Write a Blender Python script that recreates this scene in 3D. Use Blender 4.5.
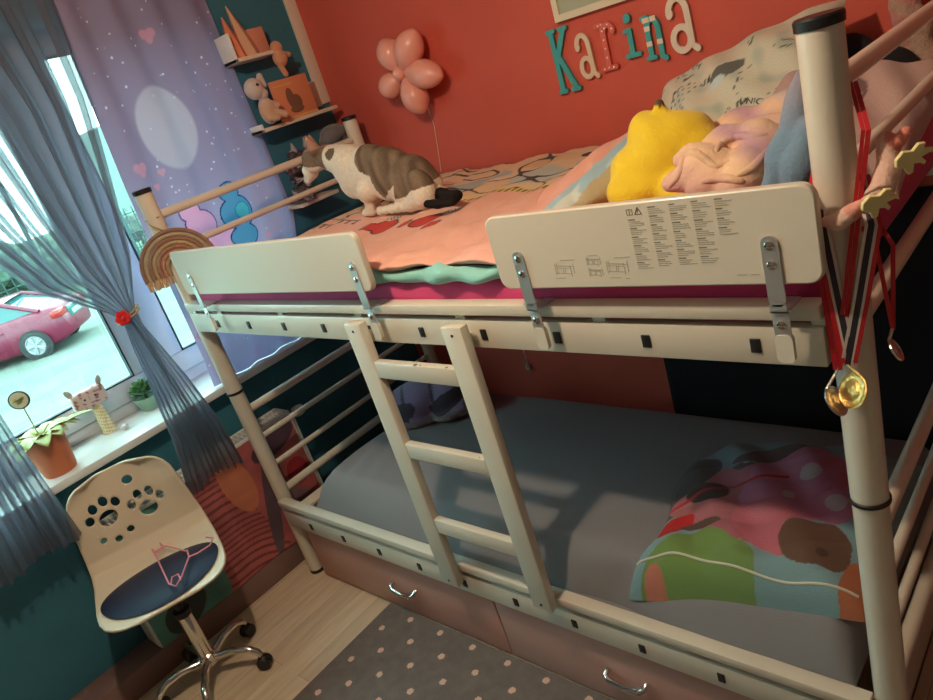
import bpy, bmesh, math, random
import numpy as np
from mathutils import Vector, Matrix, Quaternion
PI = math.pi
random.seed(7)
rng = np.random.default_rng(7)
for o in list(bpy.data.objects): bpy.data.objects.remove(o)
scene = bpy.context.scene
COL = scene.collection

# ------------------------------------------------------------------ camera
CAM = np.array([2.40931376, -1.06076549, 1.67257194])
ROT = np.array([[0.72499877, -0.04463957, 0.68730204], [0.62529866, 0.46102078, -0.62965183], [-0.28875314, 0.88626585, 0.36215256]])
FPX = 724.2545
cd = bpy.data.cameras.new('camera'); cam = bpy.data.objects.new('camera', cd); COL.objects.link(cam)
cd.sensor_width = 36; cd.lens = FPX * 36 / 933; cd.clip_start = 0.02; cd.clip_end = 300
m4 = Matrix([[*ROT[0], CAM[0]], [*ROT[1], CAM[1]], [*ROT[2], CAM[2]], [0, 0, 0, 1]])
cam.matrix_world = m4
scene.camera = cam
# ------------------------------------------------------------------ sky, lamp, exposure
world = bpy.data.worlds.new('sky'); scene.world = world; world.use_nodes = True
bg = world.node_tree.nodes['Background']
bg.inputs[0].default_value = (0.62, 0.88, 1.0, 1); bg.inputs[1].default_value = 10.0
scene.view_settings.view_transform = 'Standard'; scene.view_settings.look = 'None'
scene.view_settings.gamma = 1; scene.view_settings.exposure = 0.0; scene.view_settings.use_curve_mapping = False
LAMP_POS = (1.36, -0.66, 2.36)
LAMP_W = 54.0
LAMP_COL = (1.0, 0.79, 0.57)

def P(u, v, ax, val):
    """a point of the room seen at (u, v), on the plane ax = val"""
    r = ROT @ np.array([(u - 466.5) / FPX, -(v - 350) / FPX, -1.0]); i = 'xyz'.index(ax)
    return Vector(CAM + r * ((val - CAM[i]) / r[i]))

# ------------------------------------------------------------------ materials
def mat(name, col=(.8, .8, .8), rough=.5, metal=0, bump=0, bscale=60, spec=None, vcol=False, noise=0, nscale=8,
        sheen=0, coat=0, emit=None, estr=0, trans=0, detail=3):
    m = bpy.data.materials.new(name); m.use_nodes = True
    nt = m.node_tree; b = nt.nodes['Principled BSDF']
    b.inputs['Base Color'].default_value = (*col, 1); b.inputs['Roughness'].default_value = rough
    b.inputs['Metallic'].default_value = metal
    if spec is not None: b.inputs['Specular IOR Level'].default_value = spec
    if sheen: b.inputs['Sheen Weight'].default_value = sheen
    if coat: b.inputs['Coat Weight'].default_value = coat; b.inputs['Coat Roughness'].default_value = .08
    if trans: b.inputs['Transmission Weight'].default_value = trans
    if emit: b.inputs['Emission Color'].default_value = (*emit, 1); b.inputs['Emission Strength'].default_value = estr
    tc = nt.nodes.new('ShaderNodeTexCoord')
    src = None
    if vcol:
        a = nt.nodes.new('ShaderNodeAttribute'); a.attribute_name = 'Col'; src = a.outputs['Color']
    if noise:
        n = nt.nodes.new('ShaderNodeTexNoise'); n.inputs['Scale'].default_value = nscale; n.inputs['Detail'].default_value = 4
        nt.links.new(tc.outputs['Object'], n.inputs['Vector'])
        mr = nt.nodes.new('ShaderNodeMapRange'); mr.inputs['From Min'].default_value = .3; mr.inputs['From Max'].default_value = .7
        mr.inputs['To Min'].default_value = 1 - noise; mr.inputs['To Max'].default_value = 1 + noise
        nt.links.new(n.outputs['Fac'], mr.inputs['Value'])
        mx = nt.nodes.new('ShaderNodeMix'); mx.data_type = 'RGBA'; mx.blend_type = 'MULTIPLY'; mx.inputs[0].default_value = 1
        if src: nt.links.new(src, mx.inputs[6])
        else: mx.inputs[6].default_value = (*col, 1)
        nt.links.new(mr.outputs[0], mx.inputs[7]); src = mx.outputs[2]
    if src: nt.links.new(src, b.inputs['Base Color'])
    if bump:
        n = nt.nodes.new('ShaderNodeTexNoise'); n.inputs['Scale'].default_value = bscale; n.inputs['Detail'].default_value = detail
        nt.links.new(tc.outputs['Object'], n.inputs['Vector'])
        bp = nt.nodes.new('ShaderNodeBump'); bp.inputs['Strength'].default_value = bump; bp.inputs['Distance'].default_value = .01
        nt.links.new(n.outputs['Fac'], bp.inputs['Height']); nt.links.new(bp.outputs[0], b.inputs['Normal'])
    return m

def cloth_mix(name, col, opacity, vcol=False, transl=.4):
    """thin woven cloth: diffuse + translucent, partly see-through"""
    m = bpy.data.materials.new(name); m.use_nodes = True; nt = m.node_tree; nt.nodes.clear()
    out = nt.nodes.new('ShaderNodeOutputMaterial')
    d = nt.nodes.new('ShaderNodeBsdfDiffuse'); t = nt.nodes.new('ShaderNodeBsdfTranslucent'); tr = nt.nodes.new('ShaderNodeBsdfTransparent')
    d.inputs[0].default_value = (*col, 1); t.inputs[0].default_value = (*col, 1)
    if vcol:
        a = nt.nodes.new('ShaderNodeAttribute'); a.attribute_name = 'Col'
        nt.links.new(a.outputs[0], d.inputs[0]); nt.links.new(a.outputs[0], t.inputs[0])
    m1 = nt.nodes.new('ShaderNodeMixShader'); m1.inputs[0].default_value = transl
    nt.links.new(d.outputs[0], m1.inputs[1]); nt.links.new(t.outputs[0], m1.inputs[2])
    if opacity < 1:
        m2 = nt.nodes.new('ShaderNodeMixShader'); m2.inputs[0].default_value = opacity
        nt.links.new(tr.outputs[0], m2.inputs[1]); nt.links.new(m1.outputs[0], m2.inputs[2]); nt.links.new(m2.outputs[0], out.inputs[0])
    else: nt.links.new(m1.outputs[0], out.inputs[0])
    return m

M = {}
M['bed'] = mat('cream_enamel', (.72, .66, .54), .3, noise=.04, nscale=5, coat=.25)
M['guard'] = mat('cream_lacquer_board', (.70, .64, .52), .28, coat=.3)
M['black'] = mat('black_plastic', (.012, .012, .013), .4)
M['steel'] = mat('zinc_steel', (.62, .62, .60), .45, metal=.85)
M['chrome'] = mat('chrome', (.75, .72, .68), .12, metal=1)
M['white'] = mat('white_plastic', (.8, .79, .76), .35)
M['ink'] = mat('grey_ink', (.40, .36, .28), .7)
M['ink_dark'] = mat('dark_ink', (.20, .18, .14), .7)
M['vc'] = mat('printed_cotton', rough=.88, vcol=True, bump=.3, bscale=300, sheen=.1)
M['vcs'] = mat('printed_smooth', rough=.6, vcol=True)
M['fur'] = mat('short_fur', rough=.9, vcol=True, bump=.6, bscale=220, sheen=.3, noise=.12, nscale=90)
M['fleece'] = mat('fleece', rough=.95, vcol=True, bump=.25, bscale=180, sheen=.25)
M['sheet_m'] = mat('magenta_sheet', (.60, .045, .17), .85, bump=.3, bscale=12, sheen=.1)
M['sheet_g'] = mat('grey_jersey', (.225, .215, .225), .95, bump=.2, bscale=400)
M['pink_front'] = mat('pink_lacquer', (.60, .32, .26), .45, noise=.05, nscale=3)
M['red_wall'] = mat('red_wall_paint', (.60, .095, .06), .75, noise=.05, nscale=3, bump=.08, bscale=120)
M['teal'] = mat('teal_wall_paint', (.034, .165, .225), .7, noise=.06, nscale=3, bump=.08, bscale=120)
M['beige'] = mat('beige_wall_paint', (.26, .21, .19), .8)
M['ceil'] = mat('ceiling_paint', (.45, .43, .42), .9)
M['board'] = mat('dusky_rose_wood', (.22, .13, .115), .5, noise=.1, nscale=6)
M['frame'] = mat('white_window_frame', (.62, .66, .72), .35)
M['sill'] = mat('white_sill', (.78, .76, .74), .3, noise=.04, nscale=9)
M['gasket'] = mat('window_gasket', (.01, .025, .03), .6)
M['terra'] = mat('terracotta', (.62, .17, .07), .7, noise=.06, nscale=10)
M['green'] = mat('pale_leaf', (.42, .44, .13), .5, noise=.2, nscale=20)
M['dgreen'] = mat('succulent_leaf', (.05, .15, .045), .4, noise=.2, nscale=30)
M['navy'] = mat('navy_leatherette', (.010, .013, .040), .5, spec=.3)
M['chair'] = mat('cream_chair_shell', (.78, .67, .50), .35, coat=.2)
M['pink_pl'] = mat('pink_plastic', (.85, .28, .34), .35)
M['red_flower'] = mat('red_felt', (.75, .015, .015), .8, bump=.4, bscale=200)
M['jute'] = mat('jute_cord', (.50, .33, .15), .9)
M['gold'] = mat('gold_medal_metal', (.72, .46, .15), .42, metal=1, bump=.25, bscale=70)
M['silver'] = mat('silver_medal_metal', (.6, .58, .55), .3, metal=1, bump=.4, bscale=90)
M['orange'] = mat('coral_balloon', (.85, .37, .28), .35, coat=.15)
M['wood_w'] = mat('white_wood', (.72, .62, .50), .55)
M['ylw_leaf'] = mat('pale_yellow_felt', (.82, .72, .34), .85)
M['blackcloth'] = mat('black_cloth', (.010, .010, .014), .95)
M['car'] = mat('crimson_car_paint', (.15, .006, .028), .35, coat=.1)
M['carglass'] = mat('car_glass', (.03, .10, .10), .08)
M['tyre'] = mat('tyre_rubber', (.02, .02, .02), .8)
M['alloy'] = mat('alloy_wheel', (.25, .25, .26), .4, metal=.2)
M['taillight'] = mat('red_tail_lamp', (.30, .01, .01), .2)
M['asphalt'] = mat('pale_paving', (.125, .14, .115), .95, noise=.22, nscale=1.2)
M['grass'] = mat('verge_grass', (.075, .12, .065), 1, noise=.4, nscale=2.5)
M['fence'] = mat('fence_wire', (.03, .06, .055), .7)

glass = bpy.data.materials.new('window_glass'); glass.use_nodes = True; nt = glass.node_tree; nt.nodes.clear()
o_ = nt.nodes.new('ShaderNodeOutputMaterial'); mx = nt.nodes.new('ShaderNodeMixShader'); tr = nt.nodes.new('ShaderNodeBsdfTransparent'); gl = nt.nodes.new('ShaderNodeBsdfGlossy')
tr.inputs[0].default_value = (.86, .99, .93, 1); gl.inputs['Roughness'].default_value = .02; mx.inputs[0].default_value = .05
nt.links.new(tr.outputs[0], mx.inputs[1]); nt.links.new(gl.outputs[0], mx.inputs[2]); nt.links.new(mx.outputs[0], o_.inputs[0])
M['glass'] = glass

def plank_mat():
    m = bpy.data.materials.new('oak_laminate'); m.use_nodes = True; nt = m.node_tree; b = nt.nodes['Principled BSDF']
    tc = nt.nodes.new('ShaderNodeTexCoord'); mp = nt.nodes.new('ShaderNodeMapping'); mp.inputs['Rotation'].default_value = (0, 0, PI / 2)
    br = nt.nodes.new('ShaderNodeTexBrick'); br.inputs['Scale'].default_value = 1; br.inputs['Brick Width'].default_value = .62; br.inputs['Row Height'].default_value = .098
    br.inputs['Mortar Size'].default_value = .0006; br.inputs['Color1'].default_value = (.72, .57, .40, 1); br.inputs['Color2'].default_value = (.62, .48, .33, 1); br.inputs['Mortar'].default_value = (.22, .14, .08, 1)
    br.offset = .37
    nt.links.new(tc.outputs['Object'], mp.inputs[0]); nt.links.new(mp.outputs[0], br.inputs[0])
    mp2 = nt.nodes.new('ShaderNodeMapping'); mp2.inputs['Scale'].default_value = (9, 1.2, 1)
    n = nt.nodes.new('ShaderNodeTexNoise'); n.inputs['Scale'].default_value = 4; n.inputs['Detail'].default_value = 6
    nt.links.new(tc.outputs['Object'], mp2.inputs[0]); nt.links.new(mp2.outputs[0], n.inputs[0])
    mr = nt.nodes.new('ShaderNodeMapRange'); mr.inputs['From Min'].default_value = .3; mr.inputs['From Max'].default_value = .7; mr.inputs['To Min'].default_value = .86; mr.inputs['To Max'].default_value = 1.10
    nt.links.new(n.outputs[0], mr.inputs[0])
    mx = nt.nodes.new('ShaderNodeMix'); mx.data_type = 'RGBA'; mx.blend_type = 'MULTIPLY'; mx.inputs[0].default_value = 1
    nt.links.new(br.outputs[0], mx.inputs[6]); nt.links.new(mr.outputs[0], mx.inputs[7]); nt.links.new(mx.outputs[2], b.inputs['Base Color'])
    b.inputs['Roughness'].default_value = .5
    return m
M['floor'] = plank_mat()

# ------------------------------------------------------------------ mesh helpers
def tag(o, label=None, cat=None, group=None, kind=None):
    if label: o['label'] = label
    if cat: o['category'] = cat
    if group: o['group'] = group
    if kind: o['kind'] = kind
    return o

def thing(name, label, cat, loc=(0, 0, 0), rz=0, group=None):
    o = bpy.data.objects.new(name, None); COL.objects.link(o); o.location = loc; o.rotation_euler = (0, 0, rz)
    o.empty_display_size = .05
    return tag(o, label, cat, group)

class MB:
    def __init__(s): s.bm = bmesh.new()
    def box(s, lo, hi, bev=0, mtx=None):
        lo = Vector(lo); hi = Vector(hi); c = (lo + hi) / 2; d = hi - lo
        r = bmesh.ops.create_cube(s.bm, size=1, matrix=Matrix.Translation(c) @ Matrix.Diagonal((*d, 1)))
        vs = r['verts']
        if bev:
            es = list({e for v in vs for e in v.link_edges})
            rr = bmesh.ops.bevel(s.bm, geom=es, offset=bev, segments=2, affect='EDGES', profile=.5); vs = rr['verts']
            vs = list({v for f in rr['faces'] for v in f.verts} | {v for v in vs if v.is_valid})
        if mtx: bmesh.ops.transform(s.bm, matrix=mtx, verts=list({v for v in vs if v.is_valid}))
        return s
    def tube(s, pts, r, seg=12, cap=True, flat=1):
        pts = [Vector(p) for p in pts]; n = len(pts)
        rs = r if isinstance(r, (list, tuple)) else [r] * n
        rings = []; up = None
        for i, p in enumerate(pts):
            t = (pts[min(i + 1, n - 1)] - pts[max(i - 1, 0)]).normalized()
            if up is None: up = Vector((0, 0, 1)) if abs(t.z) < .9 else Vector((0, 1, 0))
            a = t.cross(up).normalized(); b = a.cross(t).normalized(); up = b
            rings.append([s.bm.verts.new(p + (a * math.cos(k * 2 * PI / seg) + b * math.sin(k * 2 * PI / seg) * flat) * rs[i]) for k in range(seg)])
        for i in range(n - 1):
            for k in range(seg):
                s.bm.faces.new((rings[i][k], rings[i][(k + 1) % seg], rings[i + 1][(k + 1) % seg], rings[i + 1][k]))
        if cap:
            s.bm.faces.new(rings[0][::-1]); s.bm.faces.new(rings[-1])
        return s
    def lathe(s, prof, c=(0, 0, 0), seg=32, mtx=None, cap=True):
        c = Vector(c); rings = []
        for r, z in prof:
            ring = []
            for k in range(seg):
                v = Vector((r * math.cos(k * 2 * PI / seg), r * math.sin(k * 2 * PI / seg), z))
                if mtx: v = mtx @ v
                ring.append(s.bm.verts.new(v + c))
            rings.append(ring)
        for i in range(len(rings) - 1):
            for k in range(seg): s.bm.faces.new((rings[i][k], rings[i][(k + 1) % seg], rings[i + 1][(k + 1) % seg], rings[i + 1][k]))
        if cap: s.bm.faces.new(rings[0][::-1]); s.bm.faces.new(rings[-1])
        return s
    def ball(s, c, r, rot=None, sub=3):
        r = (r, r, r) if isinstance(r, (int, float)) else r
        m = Matrix.Translation(Vector(c)) @ (rot.to_4x4() if rot else Matrix()) @ Matrix.Diagonal((*r, 1))
        bmesh.ops.create_icosphere(s.bm, subdivisions=sub, radius=1, matrix=m); return s
    def cap(s, p0, r0, p1, r1, n=7):
        """tapered capsule of overlapping balls, for blobs"""
        p0 = Vector(p0); p1 = Vector(p1)
        for i in range(n): t = i / (n - 1); s.ball(p0.lerp(p1, t), r0 + (r1 - r0) * t, sub=2)
        return s
    def prism(s, poly, org, ax, ay, depth):
        """2-D outline extruded: org + ax*x + ay*y, depth along ax x ay"""
        org = Vector(org); ax = Vector(ax); ay = Vector(ay); n = ax.cross(ay).normalized() * depth
        a = [s.bm.verts.new(org + ax * x + ay * y) for x, y in poly]; b = [s.bm.verts.new(v.co + n) for v in a]
        k = len(poly); s.bm.faces.new(a[::-1]); s.bm.faces.new(b)
        for i in range(k): s.bm.faces.new((a[i], a[(i + 1) % k], b[(i + 1) % k], b[i]))
        return s
    def build(s, name, m, parent=None, smooth=None, mods=()):
        bmesh.ops.recalc_face_normals(s.bm, faces=s.bm.faces)
        me = bpy.data.meshes.new(name); s.bm.to_mesh(me); s.bm.free()
        o = bpy.data.objects.new(name, me); COL.objects.link(o)
        if m: me.materials.append(m)
        if parent:
            o.parent = parent
            bpy.context.view_layer.update()
            me.transform(Matrix(parent_world(parent)).inverted())
        if smooth is not False: shade(me, 40 if smooth is None else smooth)
        return o

def parent_world(p):
    m = Matrix.LocRotScale(p.location, p.rotation_euler, p.scale)
    while p.parent:
        p = p.parent; m = Matrix.LocRotScale(p.location, p.rotation_euler, p.scale) @ m
    return m

def shade(me, ang):
    me.polygons.foreach_set('use_smooth', [True] * len(me.polygons))
    if ang < 180:
        try: me.set_sharp_from_angle(angle=math.radians(ang))
        except Exception: pass

def part(name, m, parent, lo, hi, bev=0): return MB().box(lo, hi, bev).build(name, m, parent)

def paint(me, fn):
    n = len(me.vertices); co = np.empty(n * 3, dtype=np.float64); me.vertices.foreach_get('co', co); co = co.reshape(-1, 3)
    c = np.clip(fn(co), 0, 1); a = me.color_attributes.new('Col', 'FLOAT_COLOR', 'POINT')
    a.data.foreach_set('color', np.hstack([c, np.ones((n, 1))]).astype(np.float32).ravel())

def sheet(name, f, nu, nv, m, parent=None, pfn=None, thick=0, sub=0, smooth=180):
    """cloth grid, f(s, t) with s, t arrays in 0..1 gives points (world space)"""
    S, T = np.meshgrid(np.linspace(0, 1, nu), np.linspace(0, 1, nv))
    pts = np.stack(f(S.ravel(), T.ravel()), axis=-1)
    faces = [(j * nu + i, j * nu + i + 1, (j + 1) * nu + i + 1, (j + 1) * nu + i) for j in range(nv - 1) for i in range(nu - 1)]
    me = bpy.data.meshes.new(name); me.from_pydata([tuple(p) for p in pts], [], faces); me.update()
    if pfn:
        st = np.stack([S.ravel(), T.ravel()], -1)
        paint(me, lambda co: pfn(co, st))
    o = bpy.data.objects.new(name, me); COL.objects.link(o); me.materials.append(m)
    if parent: o.parent = parent; me.transform(parent_world(parent).inverted())
    shade(me, smooth)
    if thick:
        md = o.modifiers.new('thickness', 'SOLIDIFY'); md.thickness = thick; md.offset = -1
    return o

def blob(name, mb, voxel, m, parent=None, pfn=None, smooth=6, disp=None):
    """soft body: overlapping shapes fused into one continuous surface"""
    me = bpy.data.meshes.new('tmp'); mb.bm.to_mesh(me); mb.bm.free()
    t = bpy.data.objects.new('tmp', me); COL.objects.link(t)
    md = t.modifiers.new('r', 'REMESH'); md.mode = 'VOXEL'; md.voxel_size = voxel
    if smooth: sm = t.modifiers.new('s', 'SMOOTH'); sm.iterations = smooth; sm.factor = .6
    dg = bpy.context.evaluated_depsgraph_get(); dg.update()
    nm = bpy.data.meshes.new_from_object(t.evaluated_get(dg)); nm.name = name
    bpy.data.objects.remove(t); bpy.data.meshes.remove(me)
    if disp:
        n = len(nm.vertices); co = np.empty(n * 3); nm.vertices.foreach_get('co', co); co = co.reshape(-1, 3)
        no = np.empty(n * 3); nm.vertices.foreach_get('normal', no); no = no.reshape(-1, 3)
        co = co + no * disp(co)[:, None]; nm.vertices.foreach_set('co', co.ravel())
    if pfn: paint(nm, pfn)
    nm.materials.clear(); nm.materials.append(m)
    o = bpy.data.objects.new(name, nm); COL.objects.link(o)
    if parent: o.parent = parent; nm.transform(parent_world(parent).inverted())
    shade(nm, 180)
    return o

# smooth pseudo-noise on arrays
_W = [(rng.normal(size=3), rng.uniform(0, 6.28)) for _ in range(24)]
def nz(x, y, z=0, f=1.0, k0=0, n=6):
    r = 0
    for (w, ph) in _W[k0:k0 + n]: r = r + np.sin((w[0] * x + w[1] * y + w[2] * z) * f + ph)
    return r / n
def ell(X, Y, cx, cy, rx, ry, rot=0):
    c, s = math.cos(rot), math.sin(rot); dx = X - cx; dy = Y - cy
    return ((dx * c + dy * s) / rx) ** 2 + ((-dx * s + dy * c) / ry) ** 2
def put(C, mask, col): C[mask] = col
def ramp(C, w, col): return C * (1 - w[:, None]) + np.array(col) * w[:, None]

# ================================================================== THE SETTING
WX, WY = -0.24, 1.05      # window wall, red wall (inner faces)
XR, YF, ZC = 3.6, -2.6, 2.5
def struct(name, mb, m): o = mb.build(name, m, None); o['kind'] = 'structure'; return o
struct('floor', MB().box((WX - .2, YF - .1, -.08), (XR + .1, WY + .1, 0)), M['floor'])
struct('ceiling', MB().box((WX - .3, YF - .1, ZC), (XR + .1, WY + .1, ZC + .1)), M['ceil'])
struct('wall_back', MB().box((WX - .3, WY, 0), (XR + .1, WY + .12, ZC)), M['red_wall'])
struct('wall_right', MB().box((XR, YF, 0), (XR + .1, WY, ZC)), M['beige'])
struct('wall_front', MB().box((WX - .3, YF - .1, 0), (XR + .1, YF, ZC)), M['beige'])
OY0, OY1, OZ0, OZ1 = -1.62, .62, .785, 2.17
wl = MB()
wl.box((WX - .3, YF, 0), (WX, WY, OZ0)).box((WX - .3, YF, OZ1), (WX, WY, ZC))
wl.box((WX - .3, OY1, OZ0), (WX, WY, OZ1)).box((WX - .3, YF, OZ0), (WX, OY0, OZ1))
struct('wall_left', wl, M['teal'])
struct('trim_1', MB().box((WX, YF, 0), (-.112, -.0 + .9, .1), .004), M['board'])      # boxed-in pipe along the floor
struct('trim_2', MB().box((WX, .995, 1.66), (WX + .012, WY, ZC), .002), M['wood_w'])        # pale strip in the corner
# window
w1 = bpy.data.objects.new('window_1', None); COL.objects.link(w1); w1.location = (-.46, -.5, .815); w1['kind'] = 'structure'
PANES = [(-1.52, -.15), (.06, .55)]
fr = MB()
fr.box((-.5, OY0, .815), (-.44, OY1, .862), .004)                         # bottom rail of the fixed frame
fr.box((-.5, OY0, 2.13), (-.44, OY1, OZ1), .004).box((-.5, OY0, .862), (-.44, OY0 + .03, 2.13)).box((-.5, OY1 - .03, .862), (-.44, OY1, 2.13))
fr.box((-.5, -.055, .862), (-.44, -.035, 2.13), .002)
fr.build('window_frame', M['frame'], w1)
for (a, b) in PANES:
    sh = MB()
    lo_, hi_ = a - .088, b + .088
    if a < -1: lo_ = a - .07
    hi_ = b + .093 if b < 0 else b + .04
    lo_ = a - .093 if a > 0 else lo_
    sh.box((-.485, lo_, .864), (-.425, hi_, .945), .006).box((-.485, lo_, 2.085), (-.425, hi_, 2.13), .006)
    sh.box((-.485, lo_, .945), (-.425, a, 2.085), .004).box((-.485, b, .945), (-.425, hi_, 2.085), .004)
    s_ = sh.build('sash', M['frame'], w1)
    g = MB(); t = .006
    g.box((-.45, a, .945), (-.424, a + t, 2.085)).box((-.45, b - t, .945), (-.424, b, 2.085)).box((-.45, a, .945), (-.424, b, .945 + t)).box((-.45, a, 2.079), (-.424, b, 2.085))
    g.build('gasket', M['gasket'], s_)
    MB().box((-.462, a + .001, .946), (-.458, b - .001, 2.084)).build('pane', M['glass'], s_)
sl = MB().box((-.52, OY0 - .06, .785), (-.165, OY1 + .06, .815), .006).build('window_sill', M['sill'], w1)
# radiator under the window
rad = thing('radiator', 'white panel radiator with slotted top grille under the windowsill', 'radiator', (-.17, -.19, .1))
RY0, RY1 = -.602, .218
MB().box((-.125, RY0, .10), (-.118, RY1, .595), .002).build('panel', M['white'], rad); MB().box((-.212, RY0, .10), (-.205, RY1, .595), .002).build('panel', M['white'], rad)
g = MB(); g.box((-.122, RY0, .592), (-.108, RY1, .606), .002).box((-.214, RY0, .592), (-.204, RY1, .606), .002)
g.box((-.214, RY0, .592), (-.11, RY0 + .008, .606)).box((-.214, RY1 - .008, .592), (-.11, RY1, .606)).box((-.17, RY0, .594), (-.165, RY1, .604))
y = RY0 + .02
while y < RY1 - .01: g.box((-.205, y, .594), (-.12, y + .006, .603)); y += .019
g.build('top_grille', M['white'], rad)
MB().box((-.213, RY1, .11), (-.118, RY1 + .004, .595), .001).build('side_panel', M['white'], rad); MB().box((-.213, RY0 - .004, .11), (-.118, RY0, .595), .001).build('side_panel', M['white'], rad)
v_ = MB().tube([(-.165, RY1, .555), (-.165, .262, .555)], .012).lathe([(.016, 0), (.022, .005), (.024, .03), (.02, .045), (.008, .05)], (-.165, .262, .558), mtx=Matrix.Rotation(-PI / 2, 4, 'X'), seg=20)
v_.build('valve', M['white'], rad)
MB().tube([(-.165, .25, .555), (-.165, .25, .3), (-.165, .25, .1)], .008).build('pipe', M['white'], rad)

def stripes(co, st):
    Y, Z = co[:, 1], co[:, 2]
    C = np.tile(np.array([.10, .30, .26]), (len(Y), 1))
    red = Y > -.34 + .05 * np.sin(Z * 9)
    C[red] = (.46, .12, .115)
    w = (np.sin((Z * 230 + Y * 60) + 4.5 * np.sin(Y * 13) + 2.5 * np.sin(Z * 23)) > .45) & red & (Y < -.08 + .3 * (.35 - Z)); C[w] = (.20, .05, .055)
    m = red & (ell(Y, Z, -.10, .47, .06, .14, .15) < 1); C[m] = (.60, .20, .11)
    m = red & (ell(Y, Z, -.01, .30, .03, .22, -.25) < 1); C[m] = (.12, .08, .10)
    m = red & (ell(Y, Z, .10, .22, .07, .10, .5) < 1); C[m] = (.27, .17, .19)
    m = red & (ell(Y, Z, .10, .53, .11, .05, .2) < 1); C[m] = (.09, .045, .07)
    m = red & (ell(Y, Z, .15, .36, .05, .06, 0) < 1); C[m] = (.38, .03, .04)
    m = (Y < -.36) & (Z > .42) & (Z < .5); C[m & (nz(Y, Z, 0, 60) > .15)] = (.05, .03, .03)
    m = (~red) & (np.abs(Z - .36) < .013) & (Y > -.52) & (np.sin(Y * 330) > -.1) & (Y < -.40); C[m] = (.30, .03, .05)
    m = (~red) & (ell(Y, Z, -.47, .17, .09, .07, .4) < 1); C[m] = (.04, .06, .06)
    C = C * (1 + .35 * nz(Y, Z, 0, 28)[:, None] + .15 * nz(Y, Z, 0, 90, 6)[:, None])
    return C
def fcov(s, t):
    y = RY0 + .004 + s * (RY1 - RY0 - .01); z = .102 + t * .49
    return (-.110 + .004 * np.sin(y * 22 + 1) * (1 - t) + .002 * nz(y, z, 0, 25), y, z)
tag(sheet('radiator_cover', fcov, 240, 150, M['vcs'], pfn=stripes, thick=.003), 'printed teal and red fabric panel covering the front of the radiator', 'wall hanging')

# ------------------------------------------------------------------ outside the window
GZ = -1.26
o = MB().box((-60, -40, GZ - .2), (-.6, 50, GZ)).build('ground', M['asphalt']); o['kind'] = 'structure'
o = MB().box((-60, 5.4, GZ), (-19, 50, GZ + .02)).box((-60, -40, GZ), (-19.5, 5.4, GZ + .02)).build('grass_verge', M['grass']); tag(o, 'strip of pale grass between the parked car and the wire fence', 'grass', kind='stuff')
f = thing('wire_fence', 'low wire mesh fence on a bank behind the parked car', 'fence', (-22, 6, GZ))
fm = MB()
yy = -6.0
while yy < 24: fm.box((-22.01, yy, GZ), (-21.99, yy + .03, .45)); yy += .28
for zz in np.arange(GZ + .1, .46, .28): fm.box((-22.01, -6, zz), (-21.99, 24, zz + .03))
fm.build('mesh', M['fence'], f)
for yy in (-3, 0, 3, 5.35, 8.7, 12, 15, 18, 21): MB().box((-22.05, yy - .05, GZ), (-21.95, yy + .05, .55), .01).build('post', M['fence'], f)
o = MB().tube([(-21.5, 5.75, GZ), (-21.5, 5.75, 6)], .07).build('utility_pole', M['fence']); tag(o, 'thin dark pole rising beside the fence outside', 'pole')
o = MB().tube([(-21.5, 9.6, GZ), (-21.5, 9.6, 7)], .09).build('utility_pole', M['fence']); tag(o, 'thin dark pole seen between the grey and lilac curtains outside', 'pole')
b = MB()
for i in range(260):
    yy = random.uniform(-8, 26); b.ball((-23.5 + random.uniform(-.8, .8), yy, GZ + random.uniform(.2, 1.35)), (random.uniform(.3, .7),) * 3, sub=1)
tag(b.build('hedge', mat('pale_scrub', (.10, .15, .11), 1, noise=.5, nscale=5, bump=1, bscale=8)), 'pale green scrub bank growing behind the wire fence', 'hedge', kind='stuff')
bld = thing('apartment_building', 'far pale building with balconies seen between the curtains', 'building', (-27, 15, GZ))
MB().box((-32, 12.4, GZ), (-25, 22, 3.4)).build('wall', mat('pale_render', (.15, .19, .17), .9), bld)
for k in range(3): MB().box((-25.05, 12.4, -.2 + k * 1.3), (-24.4, 17, 0 + k * 1.3)).build('balcony', mat('balcony_white', (.3, .32, .31), .9), bld)
for k in range(3):
    for j in range(3): MB().box((-25.02, 12.8 + j * 1.5, .2 + k * 1.3), (-24.98, 13.6 + j * 1.5, 1.0 + k * 1.3)).build('window', M['carglass'], bld)

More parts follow.
